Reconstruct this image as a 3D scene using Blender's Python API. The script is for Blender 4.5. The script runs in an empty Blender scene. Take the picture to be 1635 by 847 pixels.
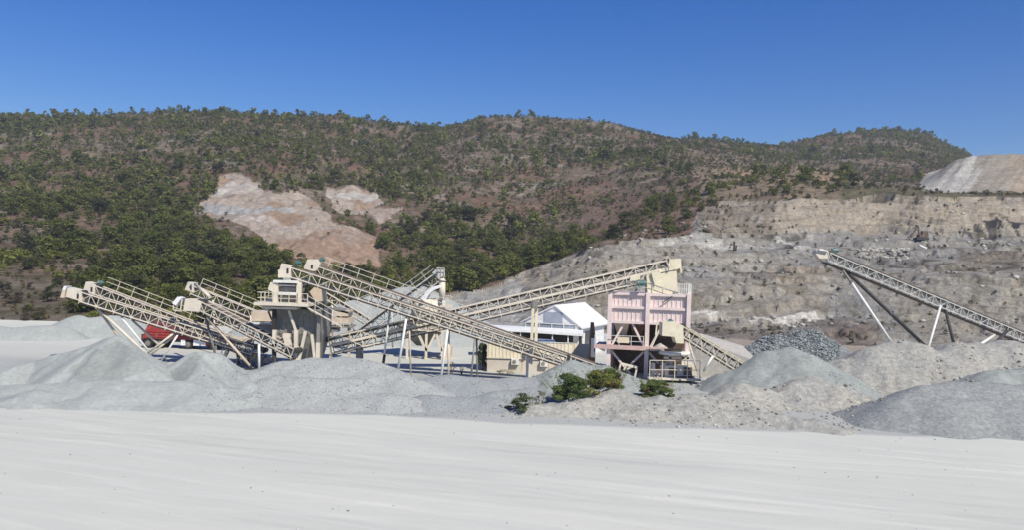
import bpy, math, random
import numpy as np
from mathutils import Vector

# ------------------------------------------------------------------ camera, sky, sun, exposure
F = 1416.0; CX = 817.5; CY = 423.5; H = 10.7; ROLL = math.radians(1.8)
SR, CR = math.sin(ROLL), math.cos(ROLL)
scene = bpy.context.scene
col = scene.collection
cam = bpy.data.cameras.new('camera'); camo = bpy.data.objects.new('camera', cam); col.objects.link(camo)
cam.sensor_fit = 'HORIZONTAL'; cam.angle = 2 * math.atan(817.5 / F)
cam.clip_start = 0.1; cam.clip_end = 6000
camo.location = (0, 0, H); camo.rotation_mode = 'YXZ'
from mathutils import Matrix
camo.rotation_mode = 'XYZ'
camo.rotation_euler = (Matrix.Rotation(math.radians(90), 3, 'X') @ Matrix.Rotation(ROLL, 3, 'Z')).to_euler()
scene.camera = camo
SUN_EL, SUN_AZ = math.radians(47), math.radians(145)         # azimuth clockwise from +Y: behind the camera, to the right
world = bpy.data.worlds.new('World'); scene.world = world; world.use_nodes = True
wn = world.node_tree.nodes; wl = world.node_tree.links
sky = wn.new('ShaderNodeTexSky'); sky.sky_type = 'NISHITA'; sky.sun_disc = False
sky.sun_elevation = SUN_EL; sky.sun_rotation = SUN_AZ
sky.altitude = 300; sky.air_density = 1.0; sky.dust_density = 0.15; sky.ozone_density = 4.0
wn['Background'].inputs['Strength'].default_value = 0.105
hs = wn.new('ShaderNodeHueSaturation'); hs.inputs['Saturation'].default_value = 1.42; hs.inputs['Hue'].default_value = 0.519; hs.inputs['Value'].default_value = 0.96
wl.new(sky.outputs[0], hs.inputs['Color']); wl.new(hs.outputs[0], wn['Background'].inputs['Color'])
sl = bpy.data.lights.new('sun', 'SUN'); sl.energy = 5.0; sl.angle = math.radians(0.5); sl.color = (1.0, 0.94, 0.80)
so = bpy.data.objects.new('sun', sl); col.objects.link(so)
sd = Vector((math.sin(SUN_AZ) * math.cos(SUN_EL), math.cos(SUN_AZ) * math.cos(SUN_EL), math.sin(SUN_EL)))
so.rotation_euler = sd.to_track_quat('Z', 'Y').to_euler(); so.location = (60, -60, 90)
vs = scene.view_settings
vs.view_transform = 'Standard'; vs.look = 'None'; vs.gamma = 1; vs.exposure = 0.14; vs.use_curve_mapping = False
scene.cycles.max_bounces = 5; scene.cycles.diffuse_bounces = 3; scene.cycles.volume_bounces = 0

random.seed(7); rng = np.random.default_rng(11)

def P(px, py, Y):
    """world point seen at photo pixel (px, py) at distance Y"""
    dx, dy = px - CX, py - CY
    u = dx * CR + dy * SR; v = -dx * SR + dy * CR
    return Vector((u * Y / F, Y, H - v * Y / F))

# ------------------------------------------------------------------ noise
def _hash(ix, iy, seed):
    h = (ix.astype(np.int64) * 374761393 + iy.astype(np.int64) * 668265263 + seed * 974634541) & 0xFFFFFFFF
    h = ((h ^ (h >> 13)) * 1274126177) & 0xFFFFFFFF
    h = (h ^ (h >> 16)) & 0xFFFF
    return h / 65535.0
def vnoise(x, y, seed=0):
    x = np.asarray(x, float); y = np.asarray(y, float)
    ix = np.floor(x); iy = np.floor(y); fx = x - ix; fy = y - iy
    fx = fx * fx * (3 - 2 * fx); fy = fy * fy * (3 - 2 * fy)
    a = _hash(ix, iy, seed); b = _hash(ix + 1, iy, seed); c = _hash(ix, iy + 1, seed); d = _hash(ix + 1, iy + 1, seed)
    return (a * (1 - fx) + b * fx) * (1 - fy) + (c * (1 - fx) + d * fx) * fy
def fbm(x, y, octv=4, seed=0):
    s = 0; a = 0.5; t = 0
    for o in range(octv):
        s = s + a * vnoise(x * 2 ** o, y * 2 ** o, seed + o * 17); t += a; a *= 0.5
    return s / t
def inpoly(px, py, poly):
    r = np.zeros(np.shape(px), bool); n = len(poly)
    for i in range(n):
        x1, y1 = poly[i]; x2, y2 = poly[(i + 1) % n]
        if y1 == y2: continue
        c = ((y1 > py) != (y2 > py)) & (px < (x2 - x1) * (py - y1) / (y2 - y1) + x1)
        r ^= c
    return r
def sstep(a, b, x):
    t = np.clip((x - a) / (b - a), 0, 1); return t * t * (3 - 2 * t)

# ------------------------------------------------------------------ object helpers
def tag(o, label=None, cat=None, group=None, kind=None):
    if label: o['label'] = label
    if cat: o['category'] = cat
    if group: o['group'] = group
    if kind: o['kind'] = kind
    return o
def thing(name, label, cat, loc=(0, 0, 0), group=None):
    o = bpy.data.objects.new(name, None); col.objects.link(o)
    o.location = loc; o.empty_display_size = 0.5
    return tag(o, label, cat, group)
def np_mesh(name, v, f, mat, smooth=False, colattr=None):
    """v (n,3), f (m,k) arrays -> mesh datablock"""
    v = np.ascontiguousarray(v, np.float32); f = np.ascontiguousarray(f, np.int32)
    me = bpy.data.meshes.new(name); k = f.shape[1]
    me.vertices.add(len(v)); me.vertices.foreach_set('co', v.ravel())
    me.loops.add(f.size); me.loops.foreach_set('vertex_index', f.ravel())
    me.polygons.add(len(f)); me.polygons.foreach_set('loop_start', np.arange(0, f.size, k, dtype=np.int32))
    me.polygons.foreach_set('loop_total', np.full(len(f), k, np.int32))
    if smooth: me.polygons.foreach_set('use_smooth', np.ones(len(f), bool))
    me.update(calc_edges=True)
    if colattr is not None:
        ca = me.attributes.new('Col', 'FLOAT_COLOR', 'POINT')
        c4 = np.ones((len(v), 4), np.float32); c4[:, :3] = colattr
        ca.data.foreach_set('color', c4.ravel())
    me.materials.append(mat)
    return me
def np_obj(name, v, f, mat, parent=None, smooth=False, colattr=None):
    o = bpy.data.objects.new(name, np_mesh(name, v, f, mat, smooth, colattr)); col.objects.link(o)
    if parent: o.parent = parent
    return o

class MB:
    """collects shapes; build() links them as one mesh object"""
    def __init__(s): s.v = []; s.f = []
    def add(s, vs_, fs):
        b = len(s.v); s.v += [Vector(p) for p in vs_]; s.f += [tuple(i + b for i in q) for q in fs]
    def hexa(s, c):                         # 4 bottom points then 4 top points
        s.add(c, [(3, 2, 1, 0), (4, 5, 6, 7), (0, 1, 5, 4), (1, 2, 6, 5), (2, 3, 7, 6), (3, 0, 4, 7)])
    def box(s, o, ax, ay, az):              # corner + three edge vectors
        o = Vector(o); ax = Vector(ax); ay = Vector(ay); az = Vector(az)
        s.hexa([o, o + ax, o + ax + ay, o + ay, o + az, o + ax + az, o + ax + ay + az, o + ay + az])
    def cbox(s, x0, x1, y0, y1, z0, z1): s.box((x0, y0, z0), (x1 - x0, 0, 0), (0, y1 - y0, 0), (0, 0, z1 - z0))
    def bar(s, a, b, w, h=None):
        a = Vector(a); b = Vector(b); h = h or w; d = b - a
        if d.length < 1e-6: return
        d.normalize(); up = Vector((0, 0, 1)) if abs(d.z) < 0.95 else Vector((0, 1, 0))
        sx = d.cross(up).normalized(); sy = sx.cross(d).normalized()
        sx *= w / 2; sy *= h / 2
        s.hexa([a - sx - sy, a + sx - sy, a + sx + sy, a - sx + sy, b - sx - sy, b + sx - sy, b + sx + sy, b - sx + sy])
    def tube(s, a, b, r, n=12, r2=None, caps=True):
        a = Vector(a); b = Vector(b); r2 = r if r2 is None else r2; d = (b - a).normalized()
        up = Vector((0, 0, 1)) if abs(d.z) < 0.95 else Vector((0, 1, 0))
        sx = d.cross(up).normalized(); sy = sx.cross(d).normalized(); vs_ = []
        for c, rr in ((a, r), (b, r2)):
            for i in range(n):
                t = 2 * math.pi * i / n; vs_.append(c + sx * math.cos(t) * rr + sy * math.sin(t) * rr)
        fs = [(i, (i + 1) % n, n + (i + 1) % n, n + i) for i in range(n)]
        if caps: fs += [tuple(range(n - 1, -1, -1)), tuple(range(n, 2 * n))]
        s.add(vs_, fs)
    def path(s, pts, r, n=6):
        for a, b in zip(pts[:-1], pts[1:]): s.tube(a, b, r, n)
    def prism(s, pts, ext):                 # polygon extruded along ext
        ext = Vector(ext); n = len(pts); pts = [Vector(p) for p in pts]
        s.add(pts + [p + ext for p in pts], [tuple(range(n)), tuple(range(2 * n - 1, n - 1, -1))] + [(i, n + i, n + (i + 1) % n, (i + 1) % n) for i in range(n)])
    def pbox(s, px0, px1, py0, py1, Y, dep):  # world-aligned box whose front spans photo pixels at distance Y
        pm, qm = (px0 + px1) / 2, (py0 + py1) / 2
        x0, x1 = P(px0, qm, Y).x, P(px1, qm, Y).x; z1, z0 = P(pm, py0, Y).z, P(pm, py1, Y).z
        s.cbox(x0, x1, Y, Y + dep, z0, z1)
    def ppoly(s, pts, Y, dep): s.prism([P(a, b, Y) for a, b in pts], (0, dep, 0))
    def build(s, name, mat, parent=None, smooth=False):
        me = bpy.data.meshes.new(name); L = Vector(parent_loc(parent)) if parent else Vector((0, 0, 0))
        me.from_pydata([tuple(p - L) for p in s.v], [], s.f); me.materials.append(mat)
        if smooth:
            me.polygons.foreach_set('use_smooth', [len(p.vertices) == 4 for p in me.polygons])
        me.validate(); me.update()
        import bmesh
        bm = bmesh.new(); bm.from_mesh(me); bmesh.ops.recalc_face_normals(bm, faces=bm.faces); bm.to_mesh(me); bm.free()
        o = bpy.data.objects.new(name, me); col.objects.link(o)
        if parent: o.parent = parent
        return o
def parent_loc(p):
    l = Vector((0, 0, 0))
    while p: l += Vector(p.location); p = p.parent
    return l

# ------------------------------------------------------------------ materials
def new_mat(name, rough=0.8, spec=0.2):
    m = bpy.data.materials.new(name); m.use_nodes = True; nt = m.node_tree
    b = nt.nodes['Principled BSDF']; b.inputs['Roughness'].default_value = rough; b.inputs['Specular IOR Level'].default_value = spec
    return m, nt, b
def nd(nt, t, **kw):
    n = nt.nodes.new(t)
    for k, v in kw.items():
        if k in n.inputs: n.inputs[k].default_value = v
        else: setattr(n, k, v)
    return n
def mixc(nt, a, b, fac, mode='MIX'):
    n = nt.nodes.new('ShaderNodeMix'); n.data_type = 'RGBA'; n.blend_type = mode; n.clamp_factor = True
    for s_, v in ((6, a), (7, b), (0, fac)):
        if isinstance(v, (tuple, list)): n.inputs[s_].default_value = (*v[:3], 1)
        elif isinstance(v, (int, float)): n.inputs[s_].default_value = v
        else: nt.links.new(v, n.inputs[s_])
    return n.outputs[2]
def ramp(nt, val, lo, hi):
    n = nt.nodes.new('ShaderNodeMapRange'); n.inputs[1].default_value = lo; n.inputs[2].default_value = hi; n.clamp = True
    nt.links.new(val, n.inputs[0]); return n.outputs[0]
def noise(nt, scale, detail=4, rough=0.55, vec=None, dist=0.0):
    n = nt.nodes.new('ShaderNodeTexNoise'); n.inputs['Scale'].default_value = scale; n.inputs['Detail'].default_value = detail
    n.inputs['Roughness'].default_value = rough; n.inputs['Distortion'].default_value = dist
    if vec is not None: nt.links.new(vec, n.inputs['Vector'])
    return n.outputs[0]
def pos(nt): return nt.nodes.new('ShaderNodeNewGeometry').outputs['Position']
def mapped(nt, vec, scale, rotz=0):
    n = nt.nodes.new('ShaderNodeMapping'); n.vector_type = 'TEXTURE'; scale = tuple(1 / q for q in scale); n.inputs['Scale'].default_value = scale; n.inputs['Rotation'].default_value = (0, 0, rotz)
    nt.links.new(vec, n.inputs['Vector']); return n.outputs[0]
def bump(nt, b, h, strength, dist):
    n = nt.nodes.new('ShaderNodeBump'); n.inputs['Strength'].default_value = strength; n.inputs['Distance'].default_value = dist
    nt.links.new(h, n.inputs['Height']); nt.links.new(n.outputs[0], b.inputs['Normal'])

DUST = (0.52, 0.50, 0.46)
def paint(name, c, dust=0.45, rust=0.15, rough=0.55):
    m, nt, b = new_mat(name, rough, 0.3); p = pos(nt)
    v = mixc(nt, c, tuple(x * 0.82 for x in c), ramp(nt, noise(nt, 1.3, 5, 0.6, p), 0.35, 0.75))
    v = mixc(nt, v, DUST, ramp(nt, noise(nt, 2.1, 6, 0.65, p, 0.4), 0.62 - dust * 0.35, 0.95 - dust * 0.25))
    pr = mapped(nt, p, (2.4, 2.4, 0.5))
    v = mixc(nt, v, (0.16, 0.085, 0.05), ramp(nt, noise(nt, 1.6, 6, 0.7, pr), 0.74 - rust * 0.6, 0.86 - rust * 0.35))
    nt.links.new(v, b.inputs['Base Color']); return m
M = {}
M['cream'] = paint('cream_paint', (0.70, 0.63, 0.52), 0.4, 0.15)
M['white'] = paint('white_paint', (0.76, 0.75, 0.71), 0.25, 0.06)
M['yellow'] = paint('pale_yellow_paint', (0.74, 0.67, 0.50), 0.3, 0.07)
M['pink'] = paint('faded_pink_paint', (0.80, 0.665, 0.635), 0.28, 0.07)
M['pinkdark'] = paint('rusty_pink_paint', (0.62, 0.42, 0.38), 0.4, 0.22)
M['beige'] = paint('beige_paint', (0.64, 0.53, 0.41), 0.4, 0.08)
M['red'] = paint('red_paint', (0.33, 0.045, 0.04), 0.22, 0.0)
M['dark'] = paint('dark_steel', (0.05, 0.05, 0.05), 0.12, 0.1, 0.6)
M['grey'] = paint('dusty_grey_steel', (0.23, 0.22, 0.20), 0.25, 0.05)
M['galv'] = paint('galvanised_steel', (0.52, 0.53, 0.52), 0.3, 0.05)
M['teal'] = paint('teal_motor_paint', (0.07, 0.16, 0.155), 0.3, 0.0)
M['brown'] = paint('rusty_brown_steel', (0.13, 0.085, 0.06), 0.2, 0.2)
M['belt'] = paint('dusty_rubber_belt', (0.135, 0.108, 0.09), 0.05, 0.0, 0.8)
M['rubber'] = paint('black_rubber', (0.028, 0.028, 0.03), 0.05, 0.0, 0.8)
M['deep'] = paint('near_black_parts_and_shade', (0.035, 0.03, 0.03), 0.1, 0.1, 0.7)
M['concrete'] = paint('concrete', (0.42, 0.40, 0.37), 0.4, 0.02, 0.9)
M['render'] = paint('beige_render', (0.58, 0.52, 0.45), 0.35, 0.01, 0.9)
M['hutmetal'] = paint('cream_sheet_metal', (0.76, 0.68, 0.52), 0.15, 0.02, 0.5)
M['blue'] = paint('blue_grey_shutter', (0.36, 0.40, 0.47), 0.15, 0.0, 0.5)
M['clean'] = paint('clean_white_sheet', (0.82, 0.82, 0.82), -0.4, -0.1, 0.45)
m, nt, b = new_mat('window_glass', 0.15, 0.5); b.inputs['Base Color'].default_value = (0.05, 0.06, 0.07, 1); M['glass'] = m
m, nt, b = new_mat('bark', 0.9, 0.1)
nt.links.new(mixc(nt, (0.09, 0.065, 0.045), (0.16, 0.125, 0.095), noise(nt, 6, 4)), b.inputs['Base Color']); M['bark'] = m

def mat_terrain(name, fine, strength, bdist, stones=0.0):
    m, nt, b = new_mat(name, 0.95, 0.08); p = pos(nt)
    a = nd(nt, 'ShaderNodeAttribute', attribute_name='Col').outputs['Color']
    n1 = noise(nt, fine, 8, 0.65, p); n2 = noise(nt, fine * 0.17, 5, 0.6, p)
    c = mixc(nt, a, (0.5, 0.5, 0.5), 0.0)
    k = mixc(nt, (0.55, 0.55, 0.56), (1.45, 1.43, 1.40), ramp(nt, n1, 0.25, 0.75))
    c = mixc(nt, c, k, 1.0, 'MULTIPLY')
    k2 = mixc(nt, (0.82, 0.80, 0.78), (1.15, 1.16, 1.17), ramp(nt, n2, 0.3, 0.7))
    c = mixc(nt, c, k2, 1.0, 'MULTIPLY')
    n4 = noise(nt, fine * 3.1, 5, 0.75, p); c = mixc(nt, c, mixc(nt, (0.68, 0.68, 0.68), (1.14, 1.14, 1.14), ramp(nt, n4, 0.30, 0.55)), stones * 0.9, 'MULTIPLY')
    n3 = noise(nt, 1.0, 6, 0.7, mapped(nt, p, (0.10, 0.10, 1.3)), 0.5)
    c = mixc(nt, c, mixc(nt, (0.80, 0.79, 0.78), (1.16, 1.16, 1.15), ramp(nt, n3, .3, .7)), stones, 'MULTIPLY')
    nt.links.new(c, b.inputs['Base Color']); hb = nt.nodes.new('ShaderNodeMath'); hb.operation = 'ADD'; nt.links.new(n1, hb.inputs[0]); nt.links.new(n4, hb.inputs[1]); bump(nt, b, hb.outputs[0], strength, bdist)
    return m
M['hill'] = mat_terrain('hill_soil', 0.45, 0.8, 1.0)
M['quarry'] = mat_terrain('quarry_rock', 1.1, 0.9, 0.6, 1.0)

def mat_heap(name, c, c2, spk, spk_scale, bumpd):
    m, nt, b = new_mat(name, 0.95, 0.08); p = pos(nt)
    v = mixc(nt, c, c2, ramp(nt, noise(nt, 0.35, 6, 0.65, p), 0.35, 0.68))
    n1 = noise(nt, spk_scale, 4, 0.7, p)
    k = mixc(nt, (1 - spk,) * 3, (1 + spk,) * 3, ramp(nt, n1, 0.3, 0.7))
    v = mixc(nt, v, k, 1.0, 'MULTIPLY'); v = mixc(nt, v, nd(nt, 'ShaderNodeAttribute', attribute_name='Col').outputs['Color'], 1.0, 'MULTIPLY')
    nt.links.new(v, b.inputs['Base Color']); bump(nt, b, n1, 0.7, bumpd)
    return m
M['h_fine'] = mat_heap('fine_grey_aggregate', (0.355, 0.375, 0.36), (0.305, 0.325, 0.315), 0.14, 3.0, 0.06)
M['h_gravel'] = mat_heap('coarse_grey_gravel', (0.36, 0.372, 0.362), (0.315, 0.325, 0.318), 0.27, 7.0, 0.07)
M['h_blue'] = mat_heap('blue_grey_gravel', (0.30, 0.318, 0.322), (0.265, 0.28, 0.285), 0.27, 7.0, 0.07)
M['h_dark'] = mat_heap('dark_grey_sand', (0.275, 0.285, 0.28), (0.235, 0.245, 0.242), 0.3, 3.5, 0.07)
M['h_tan'] = mat_heap('tan_grey_spoil', (0.36, 0.345, 0.305), (0.30, 0.30, 0.285), 0.3, 2.2, 0.25)
M['h_green'] = mat_heap('green_grey_sand', (0.295, 0.315, 0.30), (0.25, 0.265, 0.255), 0.18, 3.0, 0.08)
M['h_rock'] = mat_heap('crushed_blue_rock', (0.26, 0.28, 0.285), (0.18, 0.195, 0.20), 0.5, 2.4, 0.3)

# stones: colour differs from stone to stone
def mat_stone(name, a, b2):
    m, nt, b = new_mat(name, 0.9, 0.1)
    at = nd(nt, 'ShaderNodeAttribute', attribute_name='Col').outputs['Color']
    v = mixc(nt, a, b2, at); v = mixc(nt, v, (0.7, 0.7, 0.7), ramp(nt, noise(nt, 5, 4, 0.6, pos(nt)), 0.4, 0.9), 'MULTIPLY')
    nt.links.new(v, b.inputs['Base Color']); return m
M['stone_grey'] = mat_stone('grey_stones', (0.22, 0.23, 0.23), (0.50, 0.50, 0.49))
M['stone_dark'] = mat_stone('dark_stones', (0.11, 0.125, 0.13), (0.40, 0.425, 0.43))
M['stone_tan'] = mat_stone('tan_stones', (0.24, 0.225, 0.195), (0.52, 0.50, 0.45))

def mat_leaf(name):
    m, nt, b = new_mat(name, 0.7, 0.15)
    a = nd(nt, 'ShaderNodeAttribute', attribute_name='Col').outputs['Color']
    oi = nt.nodes.new('ShaderNodeObjectInfo')
    k = mixc(nt, (0.72, 0.74, 0.70), (1.3, 1.25, 1.2), oi.outputs['Random'])
    nt.links.new(mixc(nt, a, k, 1.0, 'MULTIPLY'), b.inputs['Base Color'])
    tr = nt.nodes.new('ShaderNodeBsdfTranslucent'); nt.links.new(a, tr.inputs['Color'])
    mx = nt.nodes.new('ShaderNodeMixShader'); mx.inputs[0].default_value = 0.42
    nt.links.new(b.outputs[0], mx.inputs[1]); nt.links.new(tr.outputs[0], mx.inputs[2])
    nt.links.new(mx.outputs[0], nt.nodes['Material Output'].inputs['Surface'])
    return m
M['leaf'] = mat_leaf('foliage')

def mat_ground():
    m, nt, b = new_mat('dust_pad', 0.95, 0.05); p = pos(nt)
    sep = nt.nodes.new('ShaderNodeSeparateXYZ'); nt.links.new(p, sep.inputs[0])
    at = nd(nt, 'ShaderNodeAttribute', attribute_name='Col').outputs['Color']      # gravel amount in red
    sx = nt.nodes.new('ShaderNodeSeparateColor'); nt.links.new(at, sx.inputs[0])
    c = mixc(nt, (0.57, 0.57, 0.515), (0.525, 0.53, 0.48), ramp(nt, noise(nt, 0.06, 5, 0.6, p), 0.35, 0.7))
    # swept wheel streaks: long noise bands bending to the right
    st = mapped(nt, p, (0.045, 0.65, 1), math.radians(-15)); s1 = noise(nt, 1.0, 6, 0.62, st, 0.6)
    c = mixc(nt, c, (0.515, 0.525, 0.49), ramp(nt, s1, 0.46, 0.74))
    st2 = mapped(nt, p, (0.07, 1.7, 1), math.radians(-24)); s2 = noise(nt, 1.0, 5, 0.6, st2, 0.8)
    c = mixc(nt, c, (0.60, 0.595, 0.55), ramp(nt, s2, 0.52, 0.75))
    c = mixc(nt, c, mixc(nt, (1.09, 1.09, 1.08), (0.85, 0.855, 0.86), sx.outputs[2]), 1.0, 'MULTIPLY')
    n1 = noise(nt, 3.2, 6, 0.7, p)
    c = mixc(nt, c, (0.40, 0.40, 0.385), ramp(nt, n1, 0.64, 0.80))
    g = mixc(nt, (0.39, 0.40, 0.39), (0.27, 0.282, 0.28), ramp(nt, noise(nt, 4.0, 5, 0.75, p), 0.32, 0.68))
    c = mixc(nt, c, g, sx.outputs[0])
    c = mixc(nt, c, mixc(nt, (0.25, 0.20, 0.16), (0.31, 0.28, 0.24), ramp(nt, noise(nt, 0.5, 6, 0.7, p), .35, .65)), sx.outputs[1])
    nt.links.new(c, b.inputs['Base Color']); bump(nt, b, n1, 0.25, 0.05)
    return m
M['ground'] = mat_ground()

# ------------------------------------------------------------------ terrain: one height field, cut into ground / hillside / quarry / spoil
COLS = {  # photo column: (distance, photo row) from toe to ridge
    -500: [(128, 515), (200, 430), (300, 345), (400, 270), (560, 190)],
    0: [(128, 515), (200, 420), (300, 335), (400, 260), (560, 183)],
    110: [(128, 515), (200, 420), (300, 335), (400, 262), (560, 186)],
    260: [(128, 512), (200, 425), (300, 342), (400, 262), (570, 177)],
    330: [(130, 510), (205, 425), (255, 372), (300, 325), (318, 300), (400, 255), (570, 176)],
    430: [(132, 510), (205, 435), (255, 390), (290, 345), (312, 305), (400, 250), (575, 178)],
    520: [(135, 515), (205, 440), (250, 405), (300, 345), (330, 318), (420, 255), (585, 181)],
    620: [(140, 520), (200, 480), (250, 425), (300, 370), (332, 330), (430, 270), (600, 192)],
    700: [(140, 525), (190, 485), (240, 432), (320, 350), (430, 270), (610, 199)],
    760: [(140, 528), (185, 488), (230, 445), (310, 365), (410, 280), (600, 189)],
    830: [(140, 532), (175, 490), (215, 445), (290, 395), (380, 310), (480, 245), (600, 188)],
    950: [(140, 535), (152, 515), (158, 470), (166, 450), (185, 430), (200, 400), (210, 390), (280, 375), (370, 310), (480, 245), (600, 197)],
    1030: [(138, 540), (150, 515), (160, 482), (168, 452), (178, 436), (192, 428), (202, 396), (212, 384), (250, 362), (330, 310), (440, 255), (600, 209)],
    1110: [(135, 545), (148, 520), (160, 500), (170, 460), (178, 440), (190, 432), (200, 400), (210, 378), (245, 350), (290, 305), (350, 280), (450, 262), (640, 219)],
    1180: [(135, 548), (149, 517), (159, 500), (170, 460), (178, 440), (190, 432), (203, 400), (214, 380), (240, 350), (262, 320), (300, 292), (350, 280), (450, 270), (680, 229)],
    1250: [(135, 550), (150, 515), (158, 500), (170, 460), (178, 440), (190, 432), (205, 400), (218, 385), (235, 355), (245, 322), (270, 300), (300, 285), (320, 278), (420, 287), (560, 262), (740, 226)],
    1320: [(132, 553), (150, 515), (160, 498), (172, 456), (182, 436), (196, 424), (212, 397), (226, 382), (238, 360), (247, 324), (274, 306), (310, 285), (330, 278), (440, 287), (580, 250), (750, 213)],
    1400: [(130, 555), (150, 515), (160, 498), (172, 455), (182, 435), (198, 420), (215, 395), (230, 380), (240, 368), (247, 325), (275, 312), (300, 305), (370, 298), (460, 288), (600, 245), (760, 203)],
    1470: [(128, 557), (148, 518), (160, 494), (172, 447), (184, 427), (202, 408), (220, 388), (228, 378), (243, 321), (275, 312), (300, 306), (370, 293), (460, 284), (620, 245), (770, 213)],
    1525: [(126, 558), (146, 522), (160, 492), (172, 443), (185, 422), (204, 403), (221, 386), (229, 376), (242, 319), (275, 312), (295, 310), (315, 303), (355, 254), (390, 252), (480, 268), (620, 255), (775, 240)],
    1560: [(125, 560), (145, 525), (160, 490), (172, 440), (185, 420), (205, 400), (222, 385), (230, 375), (242, 318), (275, 312), (295, 310), (315, 303), (360, 249), (390, 247), (480, 262), (620, 262), (775, 252)],
    1700: [(125, 562), (145, 527), (160, 490), (172, 438), (185, 418), (205, 400), (222, 385), (230, 373), (242, 316), (275, 312), (295, 310), (315, 303), (360, 249), (390, 247), (480, 262), (775, 275)],
    2200: [(125, 570), (145, 535), (160, 500), (172, 450), (185, 430), (205, 410), (222, 395), (230, 385), (242, 328), (275, 320), (295, 318), (315, 310), (360, 262), (390, 260), (480, 275), (775, 290)],
}
U = np.concatenate([np.arange(-560, -60, 9.0), np.arange(-60, 1700, 3.0), np.arange(1700, 2250, 9.0)])
YR = [-60.0]
while YR[-1] < 1500:
    y = YR[-1]
    YR.append(y + (3.0 if y < 30 else 0.2 if y < 62 else 0.6 if y < 135 else 0.55 if y < 260 else 0.9 if y < 330 else 1.6 if y < 480 else 2.4 if y < 800 else 14))
YR = np.array(YR)
keys = sorted(COLS); prof = []
for k in keys:
    yy = [a for a, _ in COLS[k]]; zz = [P(k, bb, a).z for a, bb in COLS[k]]
    zz[0] = 0.0; zz = list(np.maximum.accumulate(zz))
    yy += [yy[-1] + 60, yy[-1] + 220, 1600]; zz += [zz[-1] - 8, zz[-1] - 45, zz[-1] - 60]
    prof.append(np.interp(YR, yy, zz))
prof = np.array(prof)                                              # (cols, rows)
idx = np.clip(np.searchsorted(keys, U) - 1, 0, len(keys) - 2)
ka = np.array(keys, float); t = np.clip((U - ka[idx]) / (ka[idx + 1] - ka[idx]), 0, 1)
Z0 = (prof[idx] * (1 - t)[:, None] + prof[idx + 1] * t[:, None]).T  # (rows, cols)
def blur(a, sig, axis):
    r = int(3 * sig); k = np.exp(-0.5 * (np.arange(-r, r + 1) / sig) ** 2); k /= k.sum()
    pad = [(0, 0), (0, 0)]; pad[axis] = (r, r); ap = np.pad(a, pad, 'edge')
    return np.apply_along_axis(lambda q: np.convolve(q, k, 'valid'), axis, ap)
Z0 = blur(Z0, 3, 1); Z0 = blur(Z0, 1.5, 0)
YY = np.repeat(YR[:, None], len(U), 1); S = np.maximum(YY, 60.0)
UU = np.repeat(U[None, :], len(YR), 0)
XX = (UU - CX) * S / F
dv = -(Z0 - H) * F / S; du = UU - CX
PX = CX + du * CR - dv * SR; PY = CY + du * SR + dv * CR           # where each point stands in the photo's layout of bands
wx = (fbm(XX / 14, YY / 14, 4, 5) - 0.5); wy = (fbm(XX / 14, YY / 14, 4, 9) - 0.5)
QX = PX + wx * 46; QY = PY + wy * 26
BND = ([-900, 600, 612, 640, 690, 760, 840, 990, 1100, 1112, 1150, 1200, 1330, 1400, 2300], [999, 999, 508, 495, 482, 463, 433, 387, 377, 335, 322, 318, 318, 319, 322])
hillm = sstep(0.25, 2.0, Z0)
quar = ((PY + wy * 10) > np.interp(PX, *BND)) & (YY < 290) & (Z0 > 0.2)
spoil = (PX + wx * 8 > np.maximum(1468 + (288 - PY) * 1.45, 1468)) & (YY > 301) & (YY < 470) & (Z0 > 33)
hill = (Z0 > 0.2) & ~quar & ~spoil
# relief
Z = Z0.copy()
Z += hill * hillm * ((fbm(XX / 55, YY / 55, 4, 21) - 0.5) * 7.0 + (fbm(XX / 11, YY / 11, 4, 23) - 0.5) * 2.2) * sstep(128, 220, YY)
qa = quar * hillm
gul = np.abs(fbm(XX / 2.6, YY / 12, 4, 31) - 0.5) * 2
Z += qa * ((fbm(XX / 16, YY / 9, 5, 33) - 0.5) * 1.8 + (fbm(XX / 1.6, YY / 1.6, 4, 35) - 0.5) * 0.8 - (0.22 - gul).clip(0) * 1.5)
zt = Z / 2.6 + (fbm(XX / 30, YY / 30, 3, 37) - 0.5) * 4
Z += qa * (1.25 * sstep(0.66, 0.92, zt % 1.0) - 1.25 * (zt % 1.0)) * 1.1
Z += spoil * ((fbm((PX + 0.8 * (PY - 290)) / 22, PY / 90, 4, 41) - 0.5) * 2.6 + (fbm(XX / 2, YY / 2, 3, 42) - .5) * .6)
Z += (~quar & ~hill & ~spoil) * ((fbm(XX / 6, YY / 6, 3, 43) - 0.5) * 0.10) * sstep(10, 40, YY)
SCAR = [[(306, 332), (330, 318), (352, 278), (386, 276), (430, 298), (470, 304), (512, 326), (530, 348), (565, 366), (606, 380), (600, 424), (500, 428), (445, 398), (390, 362), (340, 350)],
        [(515, 305), (575, 298), (592, 303), (608, 327), (588, 342), (540, 338)], [(590, 334), (640, 330), (635, 352), (608, 358)]]
scar = np.zeros(PX.shape, bool)
PXj = PX + wx * 22; PYj = PY + wy * 18
for pl in SCAR: scar |= inpoly(PXj, PYj, pl)
scar &= hill
Z += scar * ((fbm(XX / 6, YY / 6, 4, 51) - 0.5) * 3.0 + (np.abs(fbm(XX / 5, YY / 22, 4, 53) - .5) * 2).clip(0, .4) * 3.2 - 1)

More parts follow.
